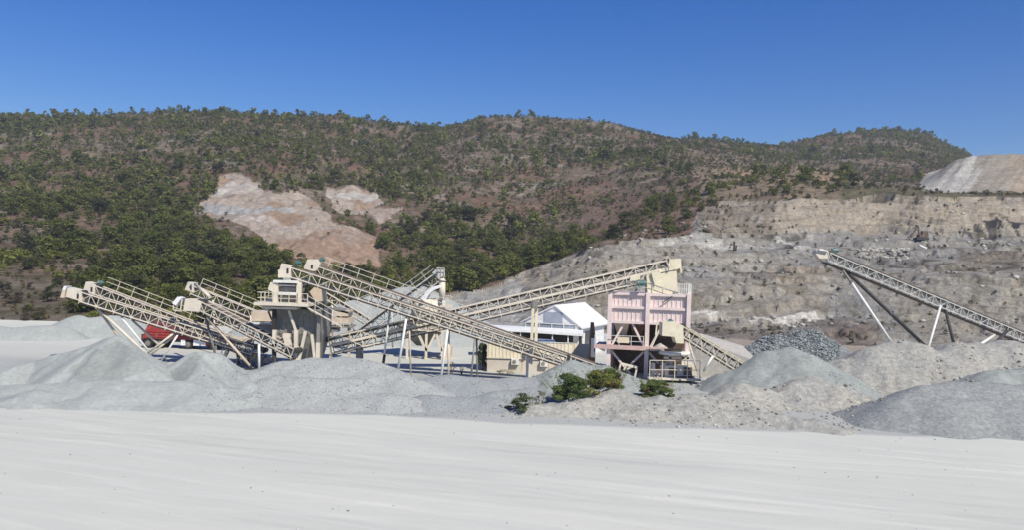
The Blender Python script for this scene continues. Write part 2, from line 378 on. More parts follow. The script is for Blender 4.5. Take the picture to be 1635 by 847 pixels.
# rock and soil colours, painted where each rock or soil lies
def C(*c): return np.array(c)
def lay(base, c, mask): m_ = np.clip(mask, 0, 1)[..., None]; return base * (1 - m_) + C(*c) * m_
def box(x0, x1, y0, y1, s=8): return sstep(x0 - s, x0 + s, QX) * (1 - sstep(x1 - s, x1 + s, QX)) * sstep(y0 - s * .5, y0 + s * .5, QY) * (1 - sstep(y1 - s * .5, y1 + s * .5, QY))
nA = fbm(XX / 35, YY / 35, 4, 61); nB = fbm(XX / 8, YY / 8, 4, 63); nC = fbm(XX / 20, YY / 20, 4, 65)
CH = np.ones(XX.shape + (3,)) * C(0.185, 0.137, 0.105)
CH = lay(CH, (0.235, 0.19, 0.155), sstep(0.5, 0.68, nB)); CH = lay(CH, (0.185, 0.118, 0.088), sstep(0.46, 0.60, nA))
CH = lay(CH, (0.27, 0.235, 0.20), sstep(0.66, 0.76, nC))
CH = lay(CH, (0.205, 0.135, 0.105), box(930, 1112, 300, 378, 24) * 0.85)
CH = lay(CH, (0.20, 0.14, 0.11), box(560, 720, 380, 455, 30) * 0.6)
CH = lay(CH, (0.26, 0.205, 0.15), box(1110, 1345, 268, 325, 12)); CH = lay(CH, (0.36, 0.245, 0.15), box(1140, 1330, 268, 290, 8) * sstep(0.5, 0.6, nB))
CH = lay(CH, (0.15, 0.135, 0.085), box(1340, 1700, 292, 324, 10)); CH = lay(CH, (0.21, 0.165, 0.135), box(1370, 1480, 285, 304, 6) * 0.8)
CH = lay(CH, (0.165, 0.15, 0.12), box(-300, 130, 455, 530, 14) * 0.7)
cs = lay(np.ones(XX.shape + (3,)) * C(0.37, 0.315, 0.27), (0.32, 0.235, 0.175), sstep(0.5, 0.66, nB) * 0.9)
cs = lay(cs, (0.33, 0.235, 0.175), sstep(375, 400, QY)); cs = lay(cs, (0.36, 0.37, 0.37), box(320, 470, 326, 338, 4) * 0.9); cs = lay(cs, (0.46, 0.43, 0.40), sstep(0.60, 0.72, nC))
nU = fbm(XX / 2.6, YY / 3.4, 5, 67); CH = lay(CH, (0.105, 0.098, 0.058), sstep(0.44, 0.56, nU) * 0.7 * (1 - 0.55 * box(930, 1112, 300, 378, 24)) * (1 - 0.5 * box(1110, 1345, 268, 325, 12)))
CH = np.where(scar[..., None], cs, CH)
CQ = np.ones(XX.shape + (3,)) * C(0.285, 0.27, 0.245)
CQ = lay(CQ, (0.31, 0.285, 0.245), sstep(0.48, 0.6, nA)); CQ = lay(CQ, (0.25, 0.25, 0.245), sstep(0.5, 0.62, nC))
CQ = lay(CQ, (0.36, 0.305, 0.235), box(1120, 2300, 312, 372, 8)); CQ = lay(CQ, (0.265, 0.26, 0.25), box(1180, 1500, 366, 402, 8))
CQ = lay(CQ, (0.34, 0.30, 0.24), box(840, 1010, 415, 475, 10)); CQ = lay(CQ, (0.42, 0.415, 0.39), box(985, 1290, 372, 388, 4) * sstep(0.35, 0.55, nB))
CQ = lay(CQ, (0.31, 0.28, 0.235), box(930, 1320, 442, 498, 8)); CQ = lay(CQ, (0.225, 0.19, 0.165), box(1090, 1420, 508, 600, 8) * sstep(0.3, 0.55, nB))
CQ = lay(CQ, (0.205, 0.16, 0.135), box(1320, 1400, 520, 565, 10) * 0.8); CQ = lay(CQ, (0.20, 0.165, 0.13), box(1110, 1240, 325, 368, 10) * 0.75)
CQ = lay(CQ, (0.34, 0.275, 0.20), box(1230, 1330, 420, 450, 8) * 0.8); CQ = lay(CQ, (0.20, 0.16, 0.12), box(1530, 1640, 395, 425, 8) * 0.8)
CQ = lay(CQ, (0.365, 0.365, 0.355), box(560, 838, 400, 560, 14)); CQ = lay(CQ, (0.33, 0.29, 0.23), box(1430, 1640, 440, 520, 12) * sstep(0.4, 0.6, nC))
CQ = lay(CQ, (0.56, 0.545, 0.51), box(1100, 1315, 499, 505, 2.5) * sstep(0.25, 0.4, nB))
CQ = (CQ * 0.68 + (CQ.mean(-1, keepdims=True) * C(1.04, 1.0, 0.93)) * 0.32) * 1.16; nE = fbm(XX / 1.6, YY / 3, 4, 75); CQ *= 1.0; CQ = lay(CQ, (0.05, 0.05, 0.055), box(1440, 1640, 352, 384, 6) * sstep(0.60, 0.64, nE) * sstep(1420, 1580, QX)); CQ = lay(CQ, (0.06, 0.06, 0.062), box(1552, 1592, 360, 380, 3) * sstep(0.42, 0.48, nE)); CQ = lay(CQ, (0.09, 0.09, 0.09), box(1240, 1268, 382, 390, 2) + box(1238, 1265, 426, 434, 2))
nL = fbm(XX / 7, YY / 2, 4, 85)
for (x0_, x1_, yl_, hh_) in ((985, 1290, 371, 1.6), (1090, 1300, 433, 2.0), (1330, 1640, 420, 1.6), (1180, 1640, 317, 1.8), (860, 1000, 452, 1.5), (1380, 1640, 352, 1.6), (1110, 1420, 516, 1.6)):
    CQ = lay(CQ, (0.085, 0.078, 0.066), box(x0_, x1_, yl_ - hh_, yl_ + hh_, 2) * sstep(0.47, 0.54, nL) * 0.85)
CQ = lay(CQ, (0.15, 0.125, 0.095), box(1440, 1660, 322, 350, 4) * sstep(0.66, 0.74, fbm(QX / 7, QY / 60, 3, 87)) * 0.8)
CQ = lay(CQ, (0.36, 0.345, 0.315), sstep(0.60, 0.66, fbm(XX / 3.2, YY / 2.4, 4, 89)) * 0.6)
CQ = lay(CQ, (0.17, 0.155, 0.12), sstep(0.60, 0.68, fbm(XX / 2.5, YY / 2.5, 4, 71)) * 0.6 * (1 - 0.8 * box(1180, 2300, 318, 366, 8)))
nS = fbm((PX + 0.8 * (PY - 290)) / 16, PY / 60, 4, 81)
CS = lay(np.ones(XX.shape + (3,)) * C(0.33, 0.30, 0.26), (0.47, 0.46, 0.43), sstep(0.53, 0.60, nS)); CS = lay(CS, (0.42, 0.41, 0.385), (1 - sstep(1490, 1512, QX)) * 0.8); CS = lay(CS, (0.40, 0.31, 0.22), sstep(1590, 1625, QX) * 0.5)
edge = 59.5 + (fbm(XX / 9, YY / 9, 4, 91) - 0.5) * 3.0 + 1.2 * np.exp(-((XX + 8) / 8) ** 2)
grav = sstep(0.0, 0.9, YY - edge) * (1 - 0.65 * sstep(84, 90, YY)) * (1 - 0.85 * sstep(96, 104, YY) * (XX < 0)) * (0.75 + 0.25 * sstep(0.4, 0.6, nB))
trk = np.zeros(XX.shape); rt = np.random.default_rng(5)
for k in range(26):                                  # wheel tracks sweeping across the pad, two lines each
    y0 = rt.uniform(33, 58); sl_ = rt.uniform(-0.42, -0.06); cv = rt.uniform(-0.0022, 0.0022); xm = rt.uniform(-25, 25); am = rt.uniform(.35, 1.0) * rt.choice([1, 1, -1])
    yc = y0 + sl_ * (XX - xm) + cv * (XX - xm) ** 2
    fade = sstep(0.38, 0.6, vnoise(XX / 16 + k * 9.1, YY * 0 + k, 500 + k)) * (0.6 + 0.8 * vnoise(XX / 1.5, YY / .5, 77))
    for o_ in (-.95, .95): trk += am * fade * np.exp(-((YY - yc - o_) / 0.28) ** 2)
    trk += 0.5 * am * fade * np.exp(-((YY - yc) / 0.7) ** 2)
trk = np.clip(0.5 + 0.28 * trk, 0, 1)
soil = sstep(98, 112, YY) * sstep(18, 26, XX); CG = np.stack([grav, soil, trk], -1); Z -= (~quar & ~hill & ~spoil) * (trk - 0.5) * 0.04

nr, nc = Z.shape
vid = np.arange(nr * nc).reshape(nr, nc)
quads = np.stack([vid[:-1, :-1], vid[:-1, 1:], vid[1:, 1:], vid[1:, :-1]], -1).reshape(-1, 4)
allv = np.stack([XX, YY, Z], -1).reshape(-1, 3)
zone = np.where(quar, 2, np.where(spoil, 3, np.where(hill, 1, 0))).ravel()
def cut(k, name, mat, cols_):
    f = quads[zone[quads[:, 0]] == k]; used = np.unique(f); rm = np.zeros(nr * nc, np.int64); rm[used] = np.arange(len(used))
    o = np_obj(name, allv[used], rm[f], mat, smooth=True, colattr=cols_.reshape(-1, 3)[used]); tag(o, kind='structure'); return o
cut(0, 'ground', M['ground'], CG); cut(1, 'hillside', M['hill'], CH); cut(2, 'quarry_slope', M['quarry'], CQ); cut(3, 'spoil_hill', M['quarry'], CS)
def zat(x, y):
    """terrain height"""
    x = np.asarray(x, float); y = np.asarray(y, float)
    u = CX + x * F / np.maximum(y, 60)
    ju = np.clip(np.interp(u, U, np.arange(nc)), 0, nc - 1.001); jy = np.clip(np.interp(y, YR, np.arange(nr)), 0, nr - 1.001)
    a = ju.astype(int); b_ = jy.astype(int); fa = ju - a; fb = jy - b_
    return (Z[b_, a] * (1 - fa) + Z[b_, a + 1] * fa) * (1 - fb) + (Z[b_ + 1, a] * (1 - fa) + Z[b_ + 1, a + 1] * fa) * fb
def nearest(arr, x, y):
    u = CX + x * F / np.maximum(y, 60)
    return arr[np.clip(np.round(np.interp(y, YR, np.arange(nr))).astype(int), 0, nr - 1), np.clip(np.round(np.interp(u, U, np.arange(nc))).astype(int), 0, nc - 1)]

# ------------------------------------------------------------------ thin dusty air round the whole place
hm = bpy.data.materials.new('haze'); hm.use_nodes = True; hn = hm.node_tree
hn.nodes.remove(hn.nodes['Principled BSDF']); pv = hn.nodes.new('ShaderNodeVolumePrincipled')
pv.inputs['Color'].default_value = (0.80, 0.86, 0.93, 1); pv.inputs['Density'].default_value = 0.00030; pv.inputs['Anisotropy'].default_value = 0.2
hn.links.new(pv.outputs[0], hn.nodes['Material Output'].inputs['Volume'])
def haze():
    q = MB(); q.cbox(-1900, 2300, -90, 1560, float(Z.min()) - 1.0, float(Z.max()) + 12); o = q.build('haze', hm); tag(o, 'thin pale dusty air over the quarry', 'haze', kind='stuff')
haze()

# ------------------------------------------------------------------ stockpiles
HEAPS = []
def heap_fn(crests, slope, rnd, na, ns, seed):
    segs = []
    for line in crests:
        pts = [P(*c) for c in line]
        if len(pts) == 1: pts = pts * 2
        segs += list(zip(pts[:-1], pts[1:]))
    def fn(x, y):
        best = np.full(np.shape(x), -99.0)
        wxx = x + (fbm(x / 2.5, y / 2.5, 3, seed + 3) - .5) * 0.9; wyy = y + (fbm(x / 2.5, y / 2.5, 3, seed + 7) - .5) * 0.9
        for a, b_ in segs:
            ex, ey = b_.x - a.x, b_.y - a.y; L2 = ex * ex + ey * ey
            tt = np.clip(((wxx - a.x) * ex + (wyy - a.y) * ey) / L2, 0, 1) if L2 > 1e-6 else np.zeros(np.shape(x))
            d = np.hypot(wxx - a.x - tt * ex, wyy - a.y - tt * ey)
            best = np.maximum(best, a.z + (b_.z - a.z) * tt - slope * (np.sqrt(d * d + rnd * rnd) - rnd))
        return best + (fbm(x / ns, y / ns, 5, seed) - .5) * na
    return fn, segs
def heap(label, crests, slope=0.62, mat='h_fine', rnd=0.5, na=0.5, ns=3.0, seed=1, res=0.22, name='gravel_heap', cat='gravel heap', group=None, dark_faces=()):
    fn, segs = heap_fn(crests, slope, rnd, na, ns, seed)
    xs = [p.x for s_ in segs for p in s_]; ys = [p.y for s_ in segs for p in s_]; m_ = max(p.z for s_ in segs for p in s_) / slope + 2.0
    gx = np.arange(min(xs) - m_, max(xs) + m_, res); gy = np.arange(min(ys) - m_, max(ys) + m_, res)
    X, Y = np.meshgrid(gx, gy); Zh = fn(X, Y); g = zat(X, Y); keep = Zh > g - 0.25
    n1, n2 = X.shape; ids = np.arange(n1 * n2).reshape(n1, n2)
    q = np.stack([ids[:-1, :-1], ids[:-1, 1:], ids[1:, 1:], ids[1:, :-1]], -1).reshape(-1, 4)
    q = q[keep.ravel()[q].any(1)]; used = np.unique(q); rm = np.zeros(n1 * n2, int); rm[used] = np.arange(len(used))
    V = np.stack([X, Y, np.maximum(Zh, g - 0.5)], -1).reshape(-1, 3)[used]
    c = Vector((float(V[:, 0].mean()), float(V[:, 1].mean()), 0.0)); k = np.ones(len(V))
    if dark_faces:                                       # faces inside these outlines get a darker tone
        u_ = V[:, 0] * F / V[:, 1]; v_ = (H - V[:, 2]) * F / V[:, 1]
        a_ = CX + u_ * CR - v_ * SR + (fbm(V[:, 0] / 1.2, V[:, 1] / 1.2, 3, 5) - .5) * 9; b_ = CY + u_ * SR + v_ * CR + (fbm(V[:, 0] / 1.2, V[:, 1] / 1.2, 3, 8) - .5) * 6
        for pl in dark_faces: k = np.where(inpoly(a_, b_, pl), 0.80, k)
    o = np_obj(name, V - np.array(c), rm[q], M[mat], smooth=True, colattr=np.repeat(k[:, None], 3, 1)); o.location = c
    tag(o, label, cat, group); HEAPS.append(fn); return fn
def surf(x, y):
    z = zat(x, y)
    for fn in HEAPS: z = np.maximum(z, fn(x, y))
    return z

hL = heap('large pale grey stockpile with a sharp peak under the leftmost conveyors', [[(185, 535, 69), (112, 561, 70), (58, 576, 71), (0, 594, 67), (-80, 606, 67)], [(112, 561, 70), (110, 586, 67)], [(185, 535, 69), (215, 560, 67.2), (243, 590, 65.6)], [(236, 588, 66), (180, 614, 64.0), (120, 604, 65.0)]], 0.66, 'h_fine', 0.12, 0.28, 2.2, 3, dark_faces=[[(112, 588), (150, 560), (190, 545), (232, 570), (244, 590), (178, 612), (122, 606)]])
heap('low pale apron of grey gravel at the far left front', [[(-80, 622, 64.5), (0, 618, 64.5), (90, 611, 64.5), (180, 608, 64.3), (290, 612, 64.3), (345, 618, 64.5)], [(20, 632, 62.5), (60, 622, 62.5), (90, 634, 62)]], 0.34, 'h_fine', 0.5, 0.5, 2.0, 5)
heap('pale grey stockpile with a darker left flank below the red truck', [[(312, 561, 69.5), (342, 565, 70)], [(342, 565, 70), (372, 590, 68), (400, 612, 66)], [(312, 561, 69.5), (325, 590, 66.5), (352, 618, 64.2)]], 0.66, 'h_fine', 0.12, 0.25, 2.2, 13, dark_faces=[[(242, 620), (312, 562), (322, 568), (300, 612), (275, 622)]])
heap('broad low heap of pale grey gravel in front of the screening tower', [[(420, 592, 70), (458, 576, 72), (500, 572, 73), (545, 573, 73), (600, 582, 72), (645, 600, 70)], [(440, 605, 67), (560, 606, 67)], [(330, 628, 65), (420, 622, 65.5), (640, 632, 65)]], 0.42, 'h_gravel', 0.8, 0.55, 2.2, 23)
heap('low blue grey gravel heap to the right of the broad pale heap', [[(690, 606, 72), (722, 598, 73), (760, 606, 72)], [(690, 632, 66), (780, 634, 66)]], 0.42, 'h_blue', 0.9, 0.35, 2.0, 33)
heap('blue grey gravel strip below the rendered hut', [[(790, 606, 75), (840, 604, 76), (880, 602, 76)], [(800, 625, 69), (850, 622, 70)]], 0.42, 'h_blue', 0.9, 0.35, 2.0, 37)
heap('green grey sand mound behind the big shrubs, hiding the conveyor tail', [[(893, 588, 76), (915, 576, 77), (940, 583, 77), (968, 584, 77), (1000, 598, 76), (1040, 612, 75)]], 0.6, 'h_green', 0.5, 0.4, 2.0, 43)
heap('rough tan earth berm with weeds along the edge of the dusty pad', [[(815, 655, 64), (850, 648, 64), (905, 645, 64.5), (975, 630, 66), (1000, 634, 65.5), (1060, 636, 65), (1100, 645, 64), (1180, 655, 63), (1260, 668, 61.8), (1330, 676, 61)], [(975, 622, 68), (1060, 630, 67.5), (1130, 632, 68), (1200, 638, 67)]], 0.5, 'h_tan', 0.5, 0.75, 1.6, 53)
heap('smooth grey cone shaped stockpile beside the yellow chute conveyor', [[(1160, 603, 80), (1200, 582, 80), (1240, 562, 80), (1266, 557, 80), (1288, 568, 79), (1330, 592, 77)], [(1180, 612, 77), (1230, 606, 76)]], 0.55, 'h_green', 0.7, 0.75, 1.9, 63)
heap('small tan and grey mound between the cone stockpile and the dark sand heap', [[(1270, 612, 73), (1300, 602, 74), (1320, 608, 73.5), (1350, 620, 72.5)], [(1150, 628, 71), (1180, 615, 72), (1215, 622, 71.5)]], 0.5, 'h_tan', 0.5, 0.6, 1.6, 73)
heap('heap of coarse dark blue rock behind the smooth grey cone', [[(1200, 556, 96), (1240, 536, 97), (1275, 529, 97), (1300, 531, 96.5), (1330, 556, 95)]], 0.62, 'h_rock', 0.5, 0.9, 1.8, 83)
heap('tan spoil mound under the tall right hand conveyor legs', [[(1350, 575, 86), (1400, 552, 87), (1440, 546, 87), (1475, 552, 86), (1500, 570, 84)]], 0.55, 'h_tan', 0.7, 0.8, 2.2, 93)
heap('long tan spoil ridge at the right edge below the conveyor', [[(1500, 560, 88), (1540, 548, 89), (1600, 546, 89), (1680, 552, 89), (1780, 560, 88)]], 0.5, 'h_tan', 0.9, 1.0, 2.2, 103)
heap('low grey rubble bank behind the dark sand heap', [[(1580, 596, 76), (1640, 586, 77), (1720, 590, 77)]], 0.5, 'h_green', 0.7, 0.7, 1.6, 107)
heap('flat topped dark grey sand heap at the right front edge', [[(1478, 616, 66), (1520, 612, 66.5), (1600, 613, 66.5), (1720, 618, 66)], [(1478, 616, 66), (1440, 640, 64.5), (1410, 664, 63.5)], [(1500, 640, 63.8), (1700, 642, 63.8)]], 0.47, 'h_dark', 0.6, 0.35, 2.0, 113)
heap('long pale heap far behind at the left edge of the plain', [[(-120, 520, 106), (0, 523, 106), (20, 526, 106), (70, 521, 107), (100, 524, 108)]], 0.5, 'h_fine', 0.8, 0.5, 4, 123, 0.4)
heap('pale grey pointed heap far behind the leftmost conveyor', [[(85, 526, 112), (122, 504, 113), (130, 504, 113), (145, 508, 113), (175, 503, 114), (205, 506, 114), (240, 522, 113)]], 0.6, 'h_fine', 0.5, 0.4, 4, 133, 0.35)
heap('tall pale grey heap behind the crossing conveyors', [[(430, 500, 118), (520, 492, 120), (580, 478, 122), (640, 458, 124), (672, 456, 124), (690, 466, 124), (716, 492, 123)]], 0.6, 'h_fine', 0.8, 0.7, 5, 143, 0.4)

# ------------------------------------------------------------------ loose stones (uncountable)
def stone_protos():
    import bmesh
    out = []
    for k in range(4):
        bm = bmesh.new(); bmesh.ops.create_icosphere(bm, subdivisions=1, radius=0.5)
        v = np.array([p.co[:] for p in bm.verts]); f = np.array([[q.index for q in fc.verts] for fc in bm.faces]); bm.free()
        v *= rng.uniform(0.72, 1.15, (len(v), 1)); v *= np.array([1.0, rng.uniform(.7, .95), rng.uniform(.5, .75)])
        out.append((v, f))
    return out
SP = stone_protos()
def stones(name, label, pts, sizes, mat, cat='stones'):
    V = []; Fc = []; Cc = []; base = 0
    for (x, y, z), s in zip(pts, sizes):
        v, f = SP[rng.integers(4)]; a = rng.uniform(0, 6.28); ca, sa = math.cos(a), math.sin(a)
        w = v * s; w = np.stack([w[:, 0] * ca - w[:, 1] * sa, w[:, 0] * sa + w[:, 1] * ca, w[:, 2]], -1) + (x, y, z)
        V.append(w); Fc.append(f + base); base += len(v); Cc.append(np.full((len(v), 3), rng.uniform(0, 1) ** 1.5))
    o = np_obj(name, np.concatenate(V), np.concatenate(Fc), M[mat], colattr=np.concatenate(Cc))
    return tag(o, label, cat, kind='stuff')
def scatter(n, px0, px1, Y0_, Y1_, pw=2.5, smin=.08, smax=.4, dens=None):
    u = rng.uniform(px0, px1, n); y = rng.uniform(Y0_, Y1_, n); x = (u - CX) * y / F
    if dens is not None:
        k = fbm(x / dens, y / dens, 3, 7) > 0.5; x = x[k]; y = y[k]
    s = smin + (smax - smin) * rng.uniform(0, 1, len(x)) ** pw
    z = surf(x, y) + s * 0.12
    return np.stack([x, y, z], -1), s
p, s = scatter(3200, 800, 1420, 60, 74, 5, .05, .34, 3.0); stones('rubble', 'scattered tan and grey rubble over the rough earth berm', p, s, 'stone_tan')
p, s = scatter(1800, 1330, 1700, 74, 92, 5, .06, .5, 3.0); stones('rubble', 'scattered stones over the tan spoil mounds at right', p, s, 'stone_tan')
p, s = scatter(14000, 1150, 1345, 88.5, 99, 3.2, .07, .42); stones('rubble', 'coarse dark broken rock covering the dark blue heap', p, s, 'stone_dark')
p, s = scatter(3600, 330, 800, 61, 74, 4, .04, .18); stones('gravel', 'loose pale gravel over the broad low heaps', p, s, 'stone_grey')
p, s = scatter(520, -100, 1750, 32, 60, 6, .03, .17); stones('pebbles', 'few dark pebbles lying on the dusty pad', p, s, 'stone_grey')
p, s = scatter(800, 1375, 1450, 203, 218, 2, .4, 1.6); stones('rubble', 'pile of pale boulders on the quarry bench behind the right conveyor head', p, s, 'stone_tan')
p, s = scatter(1800, 880, 1750, 150, 245, 4, .2, 1.6, 9.0); stones('rubble', 'boulders strewn over the quarry slope', p, s, 'stone_tan')
p, s = scatter(900, 1120, 1330, 80, 92, 3, .1, .5, 2.5); stones('rubble', 'loose stones around the foot of the yellow chute conveyor', p, s, 'stone_grey')

# ------------------------------------------------------------------ vegetation
def crown_arrays(n_cl, per, leaf, seed, zlo=0.25, flat=1.0, spread=0.36, cr=(0.15, 0.25)):
    """unit crown (about 1 wide, 1 high): many leaf-sized faces in uneven clumps -> verts, quads, clump value"""
    r = np.random.default_rng(seed); V = []; T = []
    for i in range(n_cl):
        a = r.uniform(0, 6.283); h = r.uniform(0, 1) ** 0.8; rad = spread * math.sqrt(max(0.05, 1 - (h * 0.95) ** 2.2)) * r.uniform(0.35, 1.05)
        c = np.array([math.cos(a) * rad, math.sin(a) * rad, zlo + (0.88 - zlo) * h * flat]); q = r.uniform(*cr)
        d = r.normal(size=(per, 3)); d[:, 2] = d[:, 2] * 0.9 + 0.25; d /= np.linalg.norm(d, axis=1, keepdims=True)
        p = c + d * q * r.uniform(0.55, 1.05, (per, 1)) * np.array([1, 1, 0.75])
        nrm = d + r.normal(size=(per, 3)) * 0.55; nrm /= np.linalg.norm(nrm, axis=1, keepdims=True)
        t1 = np.cross(nrm, r.normal(size=(per, 3))); t1 /= np.linalg.norm(t1, axis=1, keepdims=True) + 1e-9; t2 = np.cross(nrm, t1)
        sz = leaf * r.uniform(0.6, 1.3, (per, 1))
        V.append(np.stack([p - t1 * sz, p - t2 * sz * 0.5, p + t1 * sz, p + t2 * sz * 0.5], 1).reshape(-1, 3)); T.append(np.full(per * 4, r.uniform()) + r.uniform(-.12, .12, per).repeat(4))
    V = np.concatenate(V); return V, np.arange(len(V)).reshape(-1, 4), np.concatenate(T)
PINE = [crown_arrays(20, 50, 0.055, 100 + k, 0.10) for k in range(4)] + [crown_arrays(24, 44, 0.05, 120 + k, 0.08, spread=0.33, cr=(.11, .2)) for k in range(2)]
PINE_LO = [crown_arrays(13, 15, 0.095, 200 + k, 0.1) for k in range(5)]
PINE_FAR = [crown_arrays(9, 9, 0.13, 500 + k, 0.1) for k in range(5)]
BUSH_FAR = [crown_arrays(6, 7, 0.17, 600 + k, 0.08, spread=0.33, cr=(.16, .26)) for k in range(4)]
BUSH = [crown_arrays(11, 36, 0.075, 300 + k, 0.08, spread=0.34, cr=(.16, .26)) for k in range(3)]
BUSH_LO = [crown_arrays(8, 12, 0.13, 400 + k, 0.08, spread=0.33, cr=(.16, .26)) for k in range(4)]
SPEC = {'pine': ((0.108, 0.128, 0.036), (0.165, 0.182, 0.054)), 'oak': ((0.060, 0.068, 0.032), (0.095, 0.104, 0.046)), 'dry': ((0.125, 0.105, 0.075), (0.18, 0.15, 0.11)), 'olive': ((0.085, 0.084, 0.052), (0.13, 0.125, 0.078))}
def tint(T, sp, k=1.0):
    a, b_ = SPEC[sp]; t_ = np.clip(T, 0, 1)[:, None]; return (C(*a) * (1 - t_) + C(*b_) * t_) * k

nT = 125000
cy = np.sqrt(rng.uniform(127.0 ** 2, 790.0 ** 2, nT)); cu = rng.uniform(-160, 1800, nT); cx = (cu - CX) * cy / F
tpx = nearest(PX, cx, cy); tpy = nearest(PY, cx, cy); tq = nearest(quar, cx, cy); tsc = nearest(scar, cx, cy); tsp = nearest(spoil, cx, cy); th = nearest(hill, cx, cy)
ridge = np.array([YR[np.argmax((Z[:, j] - H) / np.maximum(YR, 1))] for j in range(nc)])
tr_ = np.interp(cu, U, ridge)
dn = 1.0 - 0.50 * sstep(0.49, 0.62, fbm(cx / 24, cy / 24, 4, 301)) - 0.28 * sstep(0.49, 0.58, fbm(cx / 8, cy / 8, 3, 303))
def reg(x0, x1, y0, y1): return (tpx > x0) & (tpx < x1) & (tpy > y0) & (tpy < y1)
dn = np.where(reg(930, 1115, 295, 380), dn * 0.55, dn); dn = np.where(reg(1105, 1345, 262, 330), dn * 0.42, dn); dn = np.where(reg(1340, 1700, 290, 330), dn * 0.25, dn)
dn = np.where(reg(-300, 130, 440, 540), dn * 0.6, dn); dn = np.where(reg(560, 690, 380, 440), dn * 0.6, dn)
dn = np.where(tq, 0.12 * (tpx > 860) + 0.06 * reg(1090, 1400, 505, 560) + 0.25 * reg(1110, 1240, 318, 370), dn); tsc2 = (nearest(scar, cx * (1 + 14 / cy), cy + 14) | nearest(scar, cx * (1 + 28 / cy), cy + 28)) & ~tsc; dn = np.where(tsc2, dn * 0.4, dn); dn = np.where(tsc, 0.012, dn); dn = np.where(tsp, 0.0, dn)
dn = np.where(~(th | tq), 0, dn); dn = np.where(cy > tr_ + 14, 0, dn); dn = np.where(reg(-300, 700, 350, 520) & ~tsc, np.minimum(1, dn * 1.15), dn)
dn = np.where(cy < 250, dn * 0.9, dn)
ok = rng.uniform(0, 1, nT) < dn
cx, cy, cu, tpx, tpy, tq = cx[ok], cy[ok], cu[ok], tpx[ok], tpy[ok], tq[ok]
n = len(cx); kn = fbm(cx / 40, cy / 40, 3, 311); rr = rng.uniform(0, 1, n)
dry_zone = ((tpx > 700) & (tpx < 1120) & (tpy < 330)) | (tpx > 900)
pr_pine = np.where(tq, 0.0, np.where(dry_zone, 0.20, 0.46) + (kn - 0.5) * 0.8)
pr_pine = np.where(reg_ok := ((tpx > 1360) & (tpy > 282) & (cy < 345)), 0.0, pr_pine)
pr_pine = np.where((tpx < 140) & (tpy > 440), 0.05, pr_pine)
is_pine = rr < pr_pine
isk = rng.uniform(0, 1, n)
species = np.where(is_pine, np.where(isk < 0.82, 'pine', 'oak'), np.where(isk < 0.36, 'oak', np.where(isk < 0.68, 'olive', 'dry')))
big = rng.uniform(0, 1, n) < np.where(tsc2[ok], 0.0, np.where(cy < 330, 0.20, 0.07))
hgt = np.where(is_pine, np.where(big, 3.2 + 2.6 * rng.uniform(0, 1, n), 1.0 + 1.7 * rng.uniform(0, 1, n)), np.where(tq, rng.uniform(.25, .9, n), 0.4 + 1.3 * rng.uniform(0, 1, n) ** 2.2))
wid = hgt * np.where(is_pine, rng.uniform(1.0, 1.6, n), rng.uniform(1.1, 1.8, n))
print('plants', n, is_pine.sum())
cz = zat(cx, cy)
inframe = (tpx > 2) & (tpx < 1633) & (tpy < 540) & (cy < 0.97 * np.interp(cu, U, ridge) + 10)
vis_top = tpy - hgt / cy * F
size = wid / cy * F * inframe * ~tq
size = np.where((tpy > 505) & (tpx > 100) & (tpx < 560), 0, size); size = np.where((tpx > 400) & (tpx < 1200) & (vis_top > 470), 0, size)
sky_t = is_pine & inframe & (np.abs(cy - np.interp(cu, U, ridge)) < 14)
ind = list(np.argsort(-(size * is_pine + 0.0 * sky_t))[:290]) ; ind_b = list(np.argsort(-(size * ~is_pine))[:180])
single = np.zeros(n, bool); single[ind] = True; single[ind_b] = True

def far_region(x, y):
    if x < 330: return 'left of the pale scar' if y < 400 else 'above the leftmost conveyors'
    if x < 660: return 'above the pale scar' if y < 330 else 'below the pale scar'
    if x < 1100: return 'in the middle below the skyline' if y < 320 else 'above the long rising conveyor'
    return 'behind the quarry benches'
tmb = MB(); tmb.tube((0, 0, -0.35), (0.02, 0, 0.42), 0.035, 7, 0.018)
for a in (0.4, 2.3, 4.1): tmb.tube((0.01, 0, 0.22 + a * .03), (math.cos(a) * .2, math.sin(a) * .2, 0.5), 0.014, 5, 0.007)
me_trunk = None; crown_me = {}
for k, (V, Q, T) in enumerate(PINE):
    for sp in ('pine', 'oak'): crown_me[('p', k, sp)] = np_mesh('crown', V, Q, M['leaf'], colattr=tint(T, sp))
for k, (V, Q, T) in enumerate(BUSH):
    for sp in ('oak', 'olive', 'dry'): crown_me[('b', k, sp)] = np_mesh('foliage', V, Q, M['leaf'], colattr=tint(T, sp))
t0 = tmb.build('trunk', M['bark']); me_trunk = t0.data; bpy.data.objects.remove(t0)
smb = MB()
for a in range(5): smb.tube((0, 0, -0.2), (math.cos(a * 1.3) * .2, math.sin(a * 1.3) * .2, 0.5), 0.02, 5, 0.01)
t0 = smb.build('stems', M['bark']); me_stem = t0.data; me_stem.name = 'stem'; bpy.data.objects.remove(t0)
LK = {'pine': 'round crowned green pine', 'oak': 'dark green bushy tree', 'olive': 'grey olive shrub', 'dry': 'dry brown shrub'}
